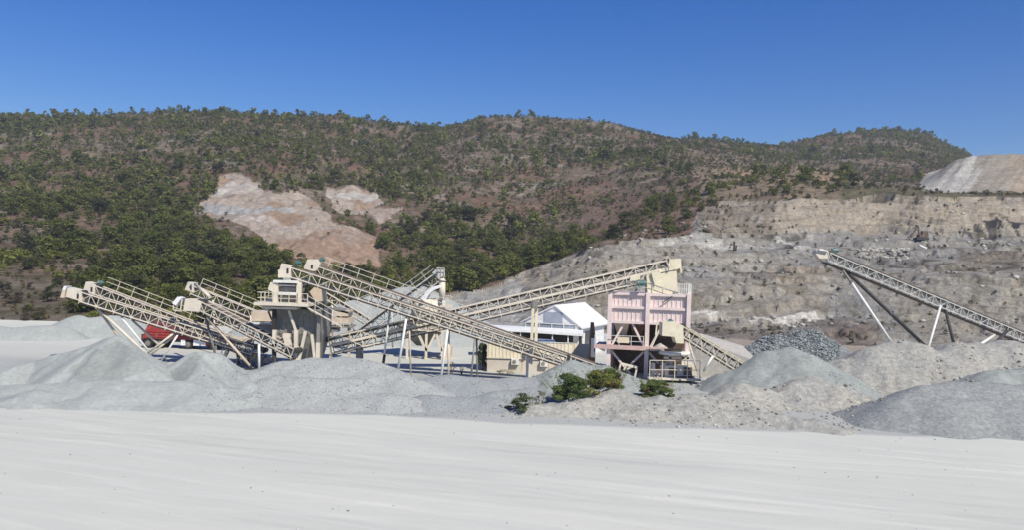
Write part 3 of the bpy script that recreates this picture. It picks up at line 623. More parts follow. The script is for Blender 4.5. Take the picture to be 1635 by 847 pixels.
for i in ind + ind_b:
    x, y, z, sp = float(cx[i]), float(cy[i]), float(cz[i]), str(species[i]); pn = bool(is_pine[i])
    rg = far_region(tpx[i], tpy[i])
    if not pn and sp == 'oak': nm, lb = 'hill_shrub', 'low dark green shrub'
    elif not pn: nm, lb = 'hill_shrub', 'low ' + LK[sp]
    else: nm, lb = 'pine_tree' if sp == 'pine' else 'bushy_tree', LK[sp]
    r_ = bpy.data.objects.new(nm, None); col.objects.link(r_); r_.location = (x, y, z); r_.rotation_euler = (0, 0, random.uniform(0, 6.28))
    r_.scale = (float(wid[i]), float(wid[i]), float(hgt[i])); r_.empty_display_size = .2
    tag(r_, '%s on the hillside %s' % (lb, rg), 'tree' if pn else 'shrub', '%ss on the hillside %s' % (lb, rg))
    for nm2, me in ((('crown', crown_me[('p', random.randrange(6), sp)]), ('trunk', me_trunk)) if pn else (('foliage', crown_me[('b', random.randrange(3), sp)]), ('stem', me_stem))):
        c_ = bpy.data.objects.new(nm2, me); col.objects.link(c_); c_.parent = r_
# the rest of the wood reads as one mass
def mass(name, label, sel):
    Vs = []; Cs = []; nv = 0
    for i in np.nonzero(sel)[0]:
        pn = is_pine[i]; V, Q, T = ((PINE_LO if pn else BUSH_LO) if cy[i] < 300 else (PINE_FAR if pn else BUSH_FAR))[rng.integers(5 if pn else 4)]
        a = rng.uniform(0, 6.28); ca, sa = math.cos(a), math.sin(a); w = V * (wid[i], wid[i], hgt[i])
        Vs.append(np.stack([w[:, 0] * ca - w[:, 1] * sa + cx[i], w[:, 0] * sa + w[:, 1] * ca + cy[i], w[:, 2] + cz[i]], -1)); Cs.append(tint(T, str(species[i]), rng.uniform(0.75, 1.3) * np.array([1.12, 1.10, 0.9] if tpy[i] > 400 else [1, 1, 1])))
    V = np.concatenate(Vs); o = np_obj(name, V, np.arange(len(V)).reshape(-1, 4), M['leaf'], colattr=np.concatenate(Cs)); return tag(o, label, 'vegetation', kind='stuff')
mass('forest', 'mixed pine wood and scrub covering the hills', ~single & ~tq)
mass('undergrowth', 'sparse low scrub dotted over the quarry slope', ~single & tq)

def front_bush(label, px, py, Y, w, h, lo, hi, seed, n_cl=40, per=190, name='shrub', dry=0.0, leaf=0.026, group=None):
    w *= 1.12; per = int(per * 1.7); lo = tuple(c * 2.0 for c in lo); hi = tuple(c * 1.9 for c in hi)
    b_ = P(px, py, Y); z = float(surf(np.array([b_.x]), np.array([b_.y]))[0]); z = max(min(b_.z, z + 0.3), z - 0.3)
    o = thing(name, label, 'shrub', (b_.x, b_.y, z), group)
    V, Q, T = crown_arrays(n_cl, per, leaf, seed, 0.06, spread=0.40, cr=(.08, .17))
    r = np.random.default_rng(seed)                       # upright sprigs break the outline
    for k in range(int(n_cl * 1.6)):
        a = r.uniform(0, 6.28); rd = r.uniform(0, .45); c = np.array([math.cos(a) * rd, math.sin(a) * rd, .35]); d = np.array([math.cos(a) * rd * .7, math.sin(a) * rd * .7, r.uniform(.35, .75)])
        tt = r.uniform(0.2, 1, 26); p_ = c + d * tt[:, None] + r.normal(size=(26, 3)) * .018
        t1 = r.normal(size=(26, 3)) * .6 + (0, 0, .7); t1 /= np.linalg.norm(t1, axis=1, keepdims=True); t2 = np.cross(t1, r.normal(size=(26, 3))); t2 /= np.linalg.norm(t2, axis=1, keepdims=True)
        s_ = leaf * .9; V = np.concatenate([V, np.stack([p_ - t1 * s_, p_ - t2 * s_ * .35, p_ + t1 * s_, p_ + t2 * s_ * .35], 1).reshape(-1, 3)]); T = np.concatenate([T, np.full(104, r.uniform())])
    Q = np.arange(len(V)).reshape(-1, 4); t_ = np.clip(T, 0, 1)[:, None]; cc = C(*lo) * (1 - t_) + C(*hi) * t_
    if dry: dm = (fbm(V[:, 0] * 4 + seed, V[:, 2] * 4, 3, seed) > 1 - dry)[:, None]; cc = np.where(dm, C(0.16, 0.10, 0.055), cc)
    np_obj('foliage', V * (w, w, h), Q, M['leaf'], o, colattr=cc)
    sm = MB()
    for k in range(7): a = k * .9; sm.tube((math.cos(a) * .05 * w, math.sin(a) * .05 * w, -.3), (math.cos(a) * .28 * w, math.sin(a) * .28 * w, .6 * h), .03, 6, .012)
    sm.v = [v + Vector(o.location) for v in sm.v]; sm.build('stem', M['bark'], o)
    return o
front_bush('large dark green shrub, biggest of those on the earth berm', 910, 645, 67, 3.1, 2.35, (0.040, 0.058, 0.022), (0.085, 0.115, 0.040), 1)
front_bush('yellowish green shrub with brown twigs to the right of the largest shrub', 958, 632, 68.6, 3.0, 2.0, (0.065, 0.080, 0.024), (0.145, 0.15, 0.045), 2, dry=.38)
front_bush('rounded dark shrub at the back right of the berm clump', 975, 622, 69.6, 2.0, 1.75, (0.040, 0.058, 0.022), (0.085, 0.115, 0.035), 3)
front_bush('separate bright green shrub standing alone in front of the pink hopper', 1047, 640, 67, 2.7, 1.6, (0.050, 0.070, 0.025), (0.12, 0.145, 0.05), 4, dry=.3)
front_bush('low grey green shrub at the left tip of the berm', 830, 659, 64, 2.3, 1.35, (0.050, 0.062, 0.030), (0.10, 0.115, 0.055), 5, n_cl=17)
front_bush('thin straggly grey shrub between the left tip shrub and the largest shrub', 862, 648, 64.6, 1.4, 1.1, (0.075, 0.078, 0.045), (0.13, 0.125, 0.075), 6, n_cl=7, per=60)
front_bush('dark leafy tree in the shade at the left end of the hut', 770, 590, 89, 1.3, 2.7, (0.030, 0.042, 0.022), (0.06, 0.075, 0.04), 7, name='small_tree')
front_bush('small dry weed tuft on the pale ground left of the hut', 722, 588, 86, 0.9, .8, (0.10, 0.10, 0.06), (0.16, 0.15, 0.09), 8, n_cl=6, per=50, name='weed')
front_bush('tiny grey weed next to the post left of the hut', 737, 592, 85, 0.6, .6, (0.10, 0.10, 0.06), (0.16, 0.15, 0.09), 9, n_cl=5, per=40, name='weed')
front_bush('pale dry grass tuft at the foot of the hut wall', 805, 598, 86.4, 2.2, .45, (0.16, 0.15, 0.08), (0.24, 0.22, 0.12), 10, n_cl=9, per=50, name='grass_tuft')

# ------------------------------------------------------------------ conveyors
def lerp(a, b, t): return a + (b - a) * t
class Conv:
    """lattice belt conveyor; A, B are the tail and head of the near top chord"""
    def __init__(s, label, A, B, W=1.15, h=0.85, bay=0.85, bw=0.075, mat='cream', rail=None, belt_up=-0.2, ties=2, double=False, tail=True, rail_from=0.0):
        s.A, s.B, s.W, s.h = A, B, W, h; d = B - A; s.L = d.length; s.d = d.normalized()
        s.s = Vector((-s.d.y, s.d.x, 0)).normalized()
        if s.s.y < 0: s.s = -s.s
        s.n = s.d.cross(s.s).normalized()
        if s.n.z < 0: s.n = -s.n
        s.root = thing('conveyor', label, 'conveyor', (A.x, A.y, 0)); m_ = M[mat]; s.mat = m_
        nb = max(3, round(s.L / bay)); t = MB(); levels = [0.0, -h] if not double else [0.0, -h * .5, -h]
        for side in (0, 1):
            for up in levels: t.bar(s.pt(0, side, up), s.pt(s.L, side, up), bw * 1.15, bw * (1.3 if not (double and up == levels[1]) else 2.6))
            for k in range(nb + 1):
                x = s.L * k / nb; lo = levels[-1] - (0.22 if k % ties == 0 else 0)
                t.bar(s.pt(x, side, 0.05), s.pt(x, side, lo), bw * .8, bw * .8)
                if k < nb:
                    x2 = s.L * (k + 1) / nb
                    for q, (u0, u1) in enumerate(zip(levels[:-1], levels[1:])):
                        t.bar(s.pt(x, side, u0 if (k + q) % 2 else u1), s.pt(x2, side, u1 if (k + q) % 2 else u0), bw * .62, bw * .62)
        for k in range(nb + 1):
            x = s.L * k / nb
            for up in (levels[0], levels[-1] - 0.1): t.bar(s.pt(x, 0, up), s.pt(x, 1, up), bw * .7, bw * .7)
            if k % 2 == 0 and k < nb: t.bar(s.pt(x, 0, levels[-1]), s.pt(s.L * (k + 1) / nb, 1, levels[-1]), bw * .5)
        t.build('truss', m_, s.root)
        x = .4
        while x < s.L - .3:                             # idler frames under the belt
            i = MB(); i.bar(s.pt(x, .06, belt_up - .07), s.pt(x, .94, belt_up - .07), .09); i.bar(s.pt(x, .08, belt_up - .1), s.pt(x, .08, belt_up + .08), .06); i.bar(s.pt(x, .92, belt_up - .1), s.pt(x, .92, belt_up + .08), .06); x += 1.6
            i.build('idler_frame', M['grey'], s.root)
        b_ = MB()
        for s0, s1, u0, u1 in ((.06, .3, .13, .0), (.3, .7, 0, 0), (.7, .94, 0, .13)):
            c = [s.pt(-.2, s0, belt_up + u0), s.pt(s.L + .2, s0, belt_up + u0), s.pt(s.L + .2, s1, belt_up + u1), s.pt(-.2, s1, belt_up + u1)]
            b_.hexa([p_ - s.n * .11 for p_ in c] + [p_ + s.n * .03 for p_ in c])
        b_.build('belt', M['belt'], s.root)
        if double:
            b_ = MB(); u0 = -h * .5 - .16; b_.hexa([s.pt(.2, .08, u0 - .16), s.pt(s.L * .9, .08, u0 - .16), s.pt(s.L * .9, .92, u0 - .16), s.pt(.2, .92, u0 - .16), s.pt(.2, .08, u0), s.pt(s.L * .9, .08, u0), s.pt(s.L * .9, .92, u0), s.pt(.2, .92, u0)]); b_.build('lower_belt', M['belt'], s.root)
        r = MB(); lo = levels[-1] - .17
        r.hexa([s.pt(-.1, .1, lo - .05), s.pt(s.L, .1, lo - .05), s.pt(s.L, .9, lo - .05), s.pt(-.1, .9, lo - .05), s.pt(-.1, .1, lo), s.pt(s.L, .1, lo), s.pt(s.L, .9, lo), s.pt(-.1, .9, lo)])
        r.build('return_belt', M['belt'], s.root)
        dr = MB(); dr.tube(s.pt(s.L + .1, .02, -.12), s.pt(s.L + .1, .98, -.12), .3, 14); dr.build('head_pulley', M['dark'], s.root)
        if tail: dr = MB(); dr.tube(s.pt(-.1, .02, -.12), s.pt(-.1, .98, -.12), .26, 14); dr.build('tail_pulley', M['dark'], s.root)
        if rail:
            q = MB(); side = 1.35 if rail == 'far' else -.35; x = x0_ = .6 + s.L * rail_from
            while x < s.L - .2: q.bar(s.pt(x, side, -.05), s.pt(x, side, 1.0), .055); x += 1.55
            for up in (.52, 1.0): q.bar(s.pt(x0_, side, up), s.pt(s.L - .3, side, up), .05)
            q.build('handrail', m_, s.root)
            w_ = MB(); a0, a1 = (1.02, 1.42) if rail == 'far' else (-.42, -.02)
            xw = .4 + s.L * rail_from; w_.hexa([s.pt(xw, a0, -.08), s.pt(s.L, a0, -.08), s.pt(s.L, a1, -.08), s.pt(xw, a1, -.08), s.pt(xw, a0, -.03), s.pt(s.L, a0, -.03), s.pt(s.L, a1, -.03), s.pt(xw, a1, -.03)]); w_.build('walkway', M['grey'], s.root)
    def pt(s, x, side, up): return s.A + s.d * x + s.s * (s.W * side) + s.n * up
    def leg(s, a, Ya, b, Yb, r=.09, mat='cream', square=False, name='support_leg', pair=False):
        A, B = P(*a, Ya), P(*b, Yb)
        for off in ((0,) if not pair else (0, s.W)):
            m_ = MB(); o_ = s.s * off
            if square: m_.bar(A + o_, B + o_, r * 2)
            else: m_.tube(A + o_, B + o_, r, 12)
            m_.build(name, M[mat], s.root, smooth=not square)
    def box(s, pts, Y, dep, mat='cream', name='head_box', win=None):
        m_ = MB(); m_.ppoly(pts, Y, dep); o = m_.build(name, M[mat], s.root)
        if win:
            w_ = MB(); x, y, a, b_ = win; w_.pbox(x - a, x + a, y - b_, y + b_, Y - .04, .045); w_.build('inspection_hatch', M['deep'], o)
        return o
    def motor(s, px, py, Y, r=.22, l=.6, mat='teal'):
        r *= .75; l *= .75; m_ = MB(); c = P(px, py, Y); m_.tube(c - Vector((l / 2, 0, 0)), c + Vector((l / 2, 0, 0)), r, 14); m_.tube(c + Vector((l / 2, 0, 0)), c + Vector((l / 2 + .12, 0, 0)), r * .7, 12)
        m_.cbox(c.x - l * .35, c.x + l * .35, c.y - r * .8, c.y + r * .8, c.z - r * 1.3, c.z - r * .8); m_.cbox(c.x - .1, c.x + .12, c.y - .12, c.y + .12, c.z + r * .8, c.z + r * 1.35)
        m_.build('drive_motor', M[mat], s.root)

# leftmost pair
c = Conv('leftmost conveyor, near one of the pair, with flap on its cream head box', P(405, 553.5, 86), P(131, 468, 85), rail=None, h=.88)
c.box([(105, 475), (108, 460), (131, 465.5), (131, 482.5)], 85, 1.2, win=(124, 474, 1.6, 3.6))
c.box([(96, 476), (100, 463.5), (104.5, 464), (102.5, 476.5)], 85.1, 1.0, 'beige', 'chute_flap'); c.box([(99.5, 463.4), (102, 457.5), (107, 458), (104.6, 464)], 85.1, 1.0, 'clean', 'chute_hood')
c.leg((152, 490), 85.6, (248, 580), 85.5, .14); c.leg((153, 490), 86.8, (190, 540), 86.5, .12, 'beige'); c.leg((193, 507), 85.5, (236, 560), 85.8, .11, 'white'); c.leg((211, 512), 86.6, (254, 552), 86.6, .11, 'cream')
c.leg((280, 531), 85.8, (236, 565), 85.7, .10); c.leg((281, 535), 86.9, (240, 568), 86.5, .10, 'yellow'); c.leg((285, 534), 85.8, (256, 579), 85.9, .09, 'white')
c = Conv('second conveyor from the left, with a handrail, just behind the leftmost one', P(420, 559, 89), P(152, 457, 88.2), rail='far', h=.85)
c.box([(132.5, 465.5), (137, 450.6), (152.7, 455), (150.6, 471)], 88.2, 1.2, win=(146, 463, 1.5, 3.6)); c.motor(160, 452, 89)
# middle-left pair
c = Conv('upper short conveyor with small cream head, left of the tower railing', P(430, 507, 97), P(309, 458, 96), rail='far', h=.85)
c.box([(295, 463.6), (300, 451), (310, 452.5), (309.5, 468)], 96, 1.2, win=(305, 462, 1.0, 2.6))
c.leg((340, 480), 96.3, (345, 560), 96.3, .09); c.leg((400, 505), 96.6, (404, 565), 96.6, .09)
c = Conv('steep conveyor with large cream box and white tilted hood, running under the tower', P(469, 558.5, 81.6), P(319, 482, 84.8), h=.8, ties=1)
c.box([(292.5, 497), (295.5, 478), (310, 478.5), (322, 483), (318, 499)], 84.6, 1.4); c.box([(274.5, 485), (283, 475), (289.6, 477), (281, 489)], 84.6, 1.2, 'clean', 'dust_hood')
for a, b_ in (((277, 488), (277, 496)), ((277, 496), (290, 498)), ((291, 478), (288, 498))): c.leg(a, 84.7, b_, 84.7, .05, 'cream', True, 'hood_frame')
c.leg((328, 506), 85.4, (346, 576), 85.4, .12, 'grey'); c.leg((331, 508), 84.8, (405, 592), 84.3, .13, 'beige'); c.leg((413.5, 551), 82.6, (413.8, 594), 82.6, .12, 'white')
c.box([(380, 592), (406, 590), (408, 594), (396, 598), (381, 597)], 83.6, 1.2, 'dark', 'skid_foot')
c.leg((312, 455), 90, (335, 475), 86, .16, 'cream', False, 'chute_pipe')
# crossing pair from the tower down to the right
c = Conv('front one of the crossing conveyors, from the tower top down past the hut', P(905, 570.5, 80), P(465, 428, 83), h=.86, bay=1.0, belt_up=-.08, W=1.0)
c.box([(444, 444), (444, 431), (446.5, 431), (449, 421), (465, 424.6), (464, 444)], 82.9, 1.3, win=(459, 433, 1.6, 4)); c.motor(476, 420, 83.8, .25, .6); c.box([(452, 444), (464, 444), (464, 449), (452, 449)], 83.1, 1.0, 'white', 'discharge_spout')
c.leg((649, 507), 82.0, (634.5, 598), 82.0, .11, 'white'); c.leg((653, 505), 82.6, (656, 604), 82.6, .08, 'beige'); c.leg((715, 527), 81.4, (702, 618), 81.4, .12, 'white'); c.leg((716.5, 529), 82.2, (716, 612), 82.2, .10, 'cream')
c.leg((758.5, 541), 81.1, (751, 612), 81.1, .09, 'grey'); c.leg((761, 541), 82, (762, 610), 82, .08, 'grey'); c.leg((623, 494), 86, (613, 572), 86, .10, 'white'); c.leg((614, 568), 85.9, (612, 581), 85.9, .14, 'dark')
c.leg((848, 556), 81, (846, 616), 81, .17, 'cream', True); c.leg((842, 570), 81.6, (841.5, 614), 81.6, .13, 'white', True)
c = Conv('rear one of the crossing conveyors, with handrail and brown belt', P(952, 584, 81.8), P(503, 424.5, 85.4), h=.8, rail='far', rail_from=.46, belt_up=-.04, bay=1.0, W=.95)
c.box([(485.5, 430), (486, 425), (491, 414), (502, 414), (511, 420), (509, 428), (503, 434)], 85.3, 1.3, win=(498, 426, 1.5, 3.2)); c.motor(514, 414.5, 86, .22, .5)
# long rising conveyor to the pink hopper
c = Conv('long double deck conveyor rising right to the yellow chute over the hopper', P(524, 541, 87), P(1064, 416.5, 87.2), h=1.55, W=1.3, double=True, bay=1.05, bw=.095, ties=2)
c.box([(1069, 414.5), (1087.5, 413), (1089, 437), (1086.7, 437), (1086, 429), (1053.7, 436), (1052, 433), (1066, 428)], 86.9, 1.6, 'yellow')
c.box([(1032, 440), (1050.6, 437), (1080, 433), (1083, 470), (1058, 471), (1034, 468)], 87.0, 1.5, 'yellow', 'discharge_chute'); c.box([(1040, 436), (1056, 434), (1046, 458)], 86.7, .2, 'yellow', 'gusset_plate')
m_ = MB(); pts = []
for k in range(15):
    a = 2 * math.pi * k / 14; pts.append(P(1068 + 3.4 * math.cos(a) * .9 + 5 * math.sin(a) * .45, 419 + 10 * math.sin(a) + 1.0 * math.cos(a), 86.6))
m_.path(pts, .045, 6); m_.build('belt_guard', M['cream'], c.root); c.motor(1023, 453, 86.6, .32, .9, 'teal')
c.box([(1006, 443), (1022, 440), (1022, 447), (1006, 450)], 86.8, .3, 'yellow', 'gearbox_cover')
c.leg((851, 494), 86.9, (848.5, 556), 86.9, .14, 'yellow', True); c.leg((857, 493), 87.2, (855.5, 556), 87.2, .14, 'yellow', True); c.leg((854, 480), 87.1, (854, 496), 87.1, .26, 'grey', True, 'column_head')
m_ = MB(); a, b_ = P(574.5, 550, 87.5), P(574, 582, 87.5); m_.tube(a, b_, .36, 18)
for k in range(7): q = lerp(a, b_, (k + .5) / 7); m_.tube(q, q + Vector((0, 0, .06)), .40, 18)
m_.build('pier', M['grey'], c.root)
# tall right hand conveyor
c = Conv('tall conveyor leaving the right edge of the picture, on slanting tube legs', P(1730, 573, 114), P(1326, 404, 100), belt_up=.12, h=.95, W=1.3, bay=1.15, bw=.085, mat='galv', tail=False)
c.box([(1303, 406), (1304, 399), (1312, 397), (1324, 402), (1322, 413), (1309, 413)], 99.9, 1.3, 'cream'); c.motor(1333, 400, 100.6, .3, .9); c.box([(1308, 397), (1322, 400), (1322, 402), (1308, 399.5)], 99.6, .3, 'white', 'scraper_arm')
c.leg((1345, 431), 101, (1361, 455), 100.6, .14, 'grey'); c.leg((1360, 453), 100.6, (1424, 549), 99, .17, 'white'); c.leg((1347, 430), 101.6, (1481, 557), 100, .20, 'dark')
c.leg((1502, 489), 105.4, (1482, 557), 100.2, .14, 'white'); c.leg((1508, 489), 106.4, (1523, 550), 104, .17, 'dark'); c.leg((1609, 528), 110, (1588, 552), 104, .2, 'dark'); c.leg((1588, 536), 109, (1565, 551), 104, .16, 'white')
# yellow chute conveyor in front of the hopper
c = Conv('short pale yellow conveyor with box head sloping down right of the hopper', P(1188, 583, 80.2), P(1090, 522, 82.4), h=.85, W=1.0, mat='yellow', ties=1, bay=.62, bw=.08)
c.box([(1058, 516), (1077, 514.5), (1091, 521), (1092, 549.5), (1080, 549), (1077, 539), (1057, 537)], 82.2, 1.9, 'yellow'); c.motor(1070, 513, 83, .16, .5)
c.leg((1138, 570), 81.2, (1123, 594), 81.2, .10, 'white'); c.leg((1100, 548), 82.2, (1113, 594), 82, .09, 'cream'); c.leg((1049, 516), 82.6, (1047, 536), 82.6, .06, 'yellow', True, 'ladder_post'); c.leg((1056, 521), 82.6, (1040, 556), 82.6, .06, 'cream', True, 'ladder_post')
# conveyors of the rear silo
c = Conv('distant pale conveyor climbing right to the rear silo', P(566, 531, 99), P(700, 433, 100), h=1.0, W=1.5, mat='galv', rail='near', ties=3)
c.box([(690, 436), (697, 429), (708, 430), (709, 440), (700, 447)], 99.8, 1.5, 'galv'); c.leg((625, 488), 99.4, (627, 556), 99.4, .1, 'galv'); c.leg((640, 480), 99.6, (642, 560), 99.6, .1, 'galv')
q = MB()
for x in (699, 704, 709.5): q.bar(P(x, 444, 99.7), P(x, 428, 99.7), .06)
for y in (428, 434): q.bar(P(697, y, 99.7), P(710, y + .4, 99.7), .06)
q.build('platform_rail', M['cream'], c.root)
c = Conv('thin pale conveyor behind the tower post, descending to the right', P(594, 512, 104), P(519, 467, 103), h=.7, W=1.0, mat='cream', rail='far')
c.leg((560, 512), 103.6, (567, 535), 103.6, .08, 'grey'); c.leg((566, 512), 103.6, (556, 535), 103.6, .07, 'grey'); c.leg((530, 480), 103.3, (531, 540), 103.3, .09, 'cream')

# ------------------------------------------------------------------ screening tower
def railing(parent, pts, Y, up, step, mat='cream', r=.05, name='railing'):
    """pts: photo points of the deck edge; posts of height up every step metres"""
    q = MB(); W_ = [P(a, b, Y) if len((a, b)) == 2 else None for a, b in pts]
    for a, b_ in zip(W_[:-1], W_[1:]):
        n_ = max(1, round((b_ - a).length / step))
        for k in range(n_ + 1): p_ = lerp(a, b_, k / n_); q.bar(p_, p_ + Vector((0, 0, up)), r * 1.1)
        for u in (up, up * .5): q.bar(a + Vector((0, 0, u)), b_ + Vector((0, 0, u)), r)
    return q.build(name, M[mat], parent)
tw = thing('screening_tower', 'tall screening tower with railed platform over a grey hopper', 'tower', tuple(P(475, 600, 85)[:2]) + (0,))
q = MB(); q.pbox(405, 492, 484.5, 489.5, 81.6, 7.2); q.pbox(418, 474, 491, 494.5, 81.9, 6.6); q.pbox(423, 427, 494, 499, 82, 6); q.build('platform', M['cream'], tw)
railing(tw, [(410, 485), (474, 487), (491, 488)], 81.75, 1.02, .78); q = MB()
q2 = P(410, 485, 81.75)
for k in range(6): q.bar(q2 + Vector((0, k * 1.3, 0)), q2 + Vector((0, k * 1.3, 1.02)), .055)
for u in (.51, 1.02): q.bar(q2 + Vector((0, 0, u)), q2 + Vector((0, 6.5, u)), .05)
q.build('railing', M['cream'], tw)
for x0, x1, y0, y1, Y, mt in ((437, 443.5, 452, 485, 82.6, 'cream'), (473, 480.5, 451, 485, 82.6, 'cream'), (437, 443.5, 455, 485, 87.4, 'beige'), (473, 480.5, 455, 485, 87.4, 'beige'), (513.5, 519.5, 452, 545, 88, 'cream')):
    q = MB(); q.pbox(x0, x1, y0, y1, Y, .45); q.build('post', M[mt], tw)
q = MB(); q.pbox(436, 475, 448.5, 452.5, 82.4, 5.6); q.pbox(441, 471.5, 455.5, 458, 82.7, 4.6); q.pbox(444, 472.5, 467.5, 472, 82.5, .5); q.build('top_frame', M['white'], tw)
q = MB(); q.pbox(444, 472.5, 459.5, 466.8, 83.1, 3.6); q.pbox(444, 472.5, 472.2, 484.4, 83.2, 3.4); q.build('screen_deck', M['grey'], tw)
q = MB(); q.ppoly([(427.5, 463), (431.5, 451.5), (440.5, 455.5), (437, 468)], 82.5, 1.4); q.build('side_chute', M['cream'], tw)
q = MB(); q.ppoly([(482, 468), (487, 466), (507, 498), (499, 500)], 84, 1.6); q.build('feed_belt', M['dark'], tw)
q = MB(); q.ppoly([(489, 472), (505, 456), (513.4, 456.5), (513.4, 482), (497, 482)], 86, 2.2); q.build('feed_chute', M['beige'], tw)
q = MB(); x0, x1 = P(440, 495, 83.4).x, P(511, 495, 83.4).x; z1, z2, z3 = P(475, 495, 83.4).z, P(475, 534, 83.4).z, 0.5
q.cbox(x0, x1, 83.4, 89, z2, z1); xa, xb = P(461, 590, 83.4).x, P(499, 590, 83.4).x
q.hexa([(xa, 84.6, z3), (xb, 84.6, z3), (xb, 87.6, z3), (xa, 87.6, z3), (x0, 83.4, z2), (x1, 83.4, z2), (x1, 89, z2), (x0, 89, z2)])
for k in range(1, 8): xx = lerp(x0, x1, k / 8); q.cbox(xx - .04, xx + .04, 83.33, 83.41, z2, z1)
q.build('hopper', M['grey'], tw)
for a, b_, r_, mt, sq in (((473, 528), (472, 600), .17, 'cream', 1), ((461.5, 497), (472, 528), .10, 'cream', 1), ((488, 530), (476.5, 580), .13, 'cream', 1), ((498, 535), (503.5, 580), .12, 'cream', 1), ((508, 548), (507.3, 590), .17, 'cream', 1), ((510, 495), (508, 550), .15, 'grey', 1), ((438, 495), (437.5, 600), .17, 'deep', 1), ((428, 497), (434, 512), .07, 'dark', 1), ((487, 499), (482, 506), .08, 'grey', 1)):
    q = MB(); q.bar(P(*a, 82.7), P(*b_, 82.7), r_ * 2); q.build('leg' if r_ > .11 else 'brace', M[mt], tw)
q = MB(); q.pbox(434.5, 440, 528, 550, 82.3, .4); q.pbox(451, 463, 534, 541, 82.6, .7); q.ppoly([(452, 541), (462, 541), (466, 556), (456, 558)], 82.6, .7); q.build('cable_box', M['cream'], tw)
q = MB(); q.hexa([P(488, 492, 82), P(546, 524, 82), P(546, 524, 83.2), P(488, 492, 83.2), P(488, 489, 82), P(546, 521, 82), P(546, 521, 83.2), P(488, 489, 83.2)]); q.build('stair', M['cream'], tw)
railing(tw, [(490, 489), (516, 504), (544, 520)], 81.95, .95, 1.0, name='stair_railing')

# beige hopper to the left of the tower, behind
t_ = thing('feed_hopper', 'beige feed bin over a pale cone left of the tower', 'hopper', tuple(P(420, 590, 91)[:2]) + (0,))
q = MB(); q.pbox(401, 440, 499, 514, 91, 3.2); q.build('bin', M['beige'], t_); q = MB(); q.pbox(403, 446, 516, 519.5, 90.7, 3.8); q.build('tray', M['white'], t_)
q = MB(); x0, x1, z1 = P(405, 520, 91).x, P(436, 520, 91).x, P(420, 520, 91).z; z0 = P(420, 548, 91).z
q.hexa([(lerp(x0, x1, .35), 92, z0), (lerp(x0, x1, .65), 92, z0), (lerp(x0, x1, .65), 93.4, z0), (lerp(x0, x1, .35), 93.4, z0), (x0, 91.2, z1), (x1, 91.2, z1), (x1, 94.2, z1), (x0, 94.2, z1)]); q.build('cone', M['concrete'], t_)
for x in (404, 437):
    for Y in (91.2, 94): q = MB(); q.bar(P(x, 514, Y), P(x, 600, Y), .2); q.build('leg', M['beige'], t_)
# screen house to the right of the tower
t_ = thing('vibrating_screen', 'beige stacked screen box right of the tower stair', 'screen', tuple(P(543, 590, 93)[:2]) + (0,))
q = MB(); q.pbox(533, 556, 497, 506, 93, 2.6); q.build('upper_deck', M['beige'], t_); q = MB(); q.pbox(529, 557, 508.5, 517, 92.8, 3); q.build('lower_deck', M['beige'], t_)
q = MB(); q.ppoly([(525, 494), (534, 493), (560, 500), (556, 502), (534, 497)], 93, 2.6); q.build('feed_lip', M['grey'], t_); railing(t_, [(527, 523), (559, 523)], 92.6, .45, .6)
q = MB(); q.pbox(525, 560, 522, 524, 92.6, 3.4); q.pbox(527, 539, 524.5, 531, 92.8, 1.5); q.build('base_frame', M['grey'], t_)
for x in (528, 557): q = MB(); q.bar(P(x, 524, 93), P(x, 600, 93), .25); q.build('leg', M['beige'], t_)

# stair and small feeder below the left conveyors
t_ = thing('feeder_machine', 'beige tangled feeder frame below the leftmost conveyor tails', 'feeder', tuple(P(385, 590, 87)[:2]) + (0,))
q = MB(); q.pbox(366, 388, 541, 552, 87.4, 1.6); q.ppoly([(388, 541), (397, 545), (392, 554), (386, 552)], 87.4, 1.6); q.build('feed_box', M['beige'], t_)
q = MB()
for a, b_ in (((362, 553), (412, 572)), ((366, 560), (408, 577)), ((362, 553), (360, 566)), ((380, 557), (378, 582)), ((395, 560), (402, 588)), ((368, 556), (352, 590)), ((372, 556), (390, 588)), ((398, 557), (392, 590)), ((410, 571), (409, 592)), ((355, 582), (405, 586))): q.bar(P(*a, 87.5), P(*b_, 87.5), .12); q.bar(P(*a, 88.8), P(*b_, 88.8), .10)
q.build('frame', M['beige'], t_)
for x in (382, 398, 424): q = MB(); q.bar(P(x, 568, 87.6), P(x - 1, 594, 87.6), .16); q.build('leg', M['dark'], t_)
for x, y in ((404, 570), (414, 574), (424, 577)): q = MB(); c0 = P(x, y, 87.2); q.tube(c0, c0 + Vector((0, 1.2, 0)), .28, 14); q.build('roller', M['beige'], t_)
t_ = thing('access_stair', 'steep beige steel stair standing right of the truck', 'stair', tuple(P(358, 590, 86.6)[:2]) + (0,))
q = MB()
for off in (0, .8): q.bar(P(366, 552, 86.6 + off), P(347, 592, 86.6 + off), .12, .2)
q.build('stringer', M['cream'], t_); q = MB()
for k in range(9): a = P(lerp(366, 347, k / 8.5), lerp(553, 591, k / 8.5), 86.6); q.cbox(a.x - .12, a.x + .12, a.y, a.y + .8, a.z - .02, a.z + .02)
q.build('treads', M['grey'], t_); q = MB()
for k in range(4): a = P(lerp(366, 347, k / 3.2), lerp(553, 591, k / 3.2), 86.6); q.bar(a, a + Vector((0, 0, .95)), .05)
q.bar(P(366, 552, 86.6) + Vector((0, 0, .95)), P(348, 589, 86.6) + Vector((0, 0, .95)), .05); q.build('handrail', M['cream'], t_)

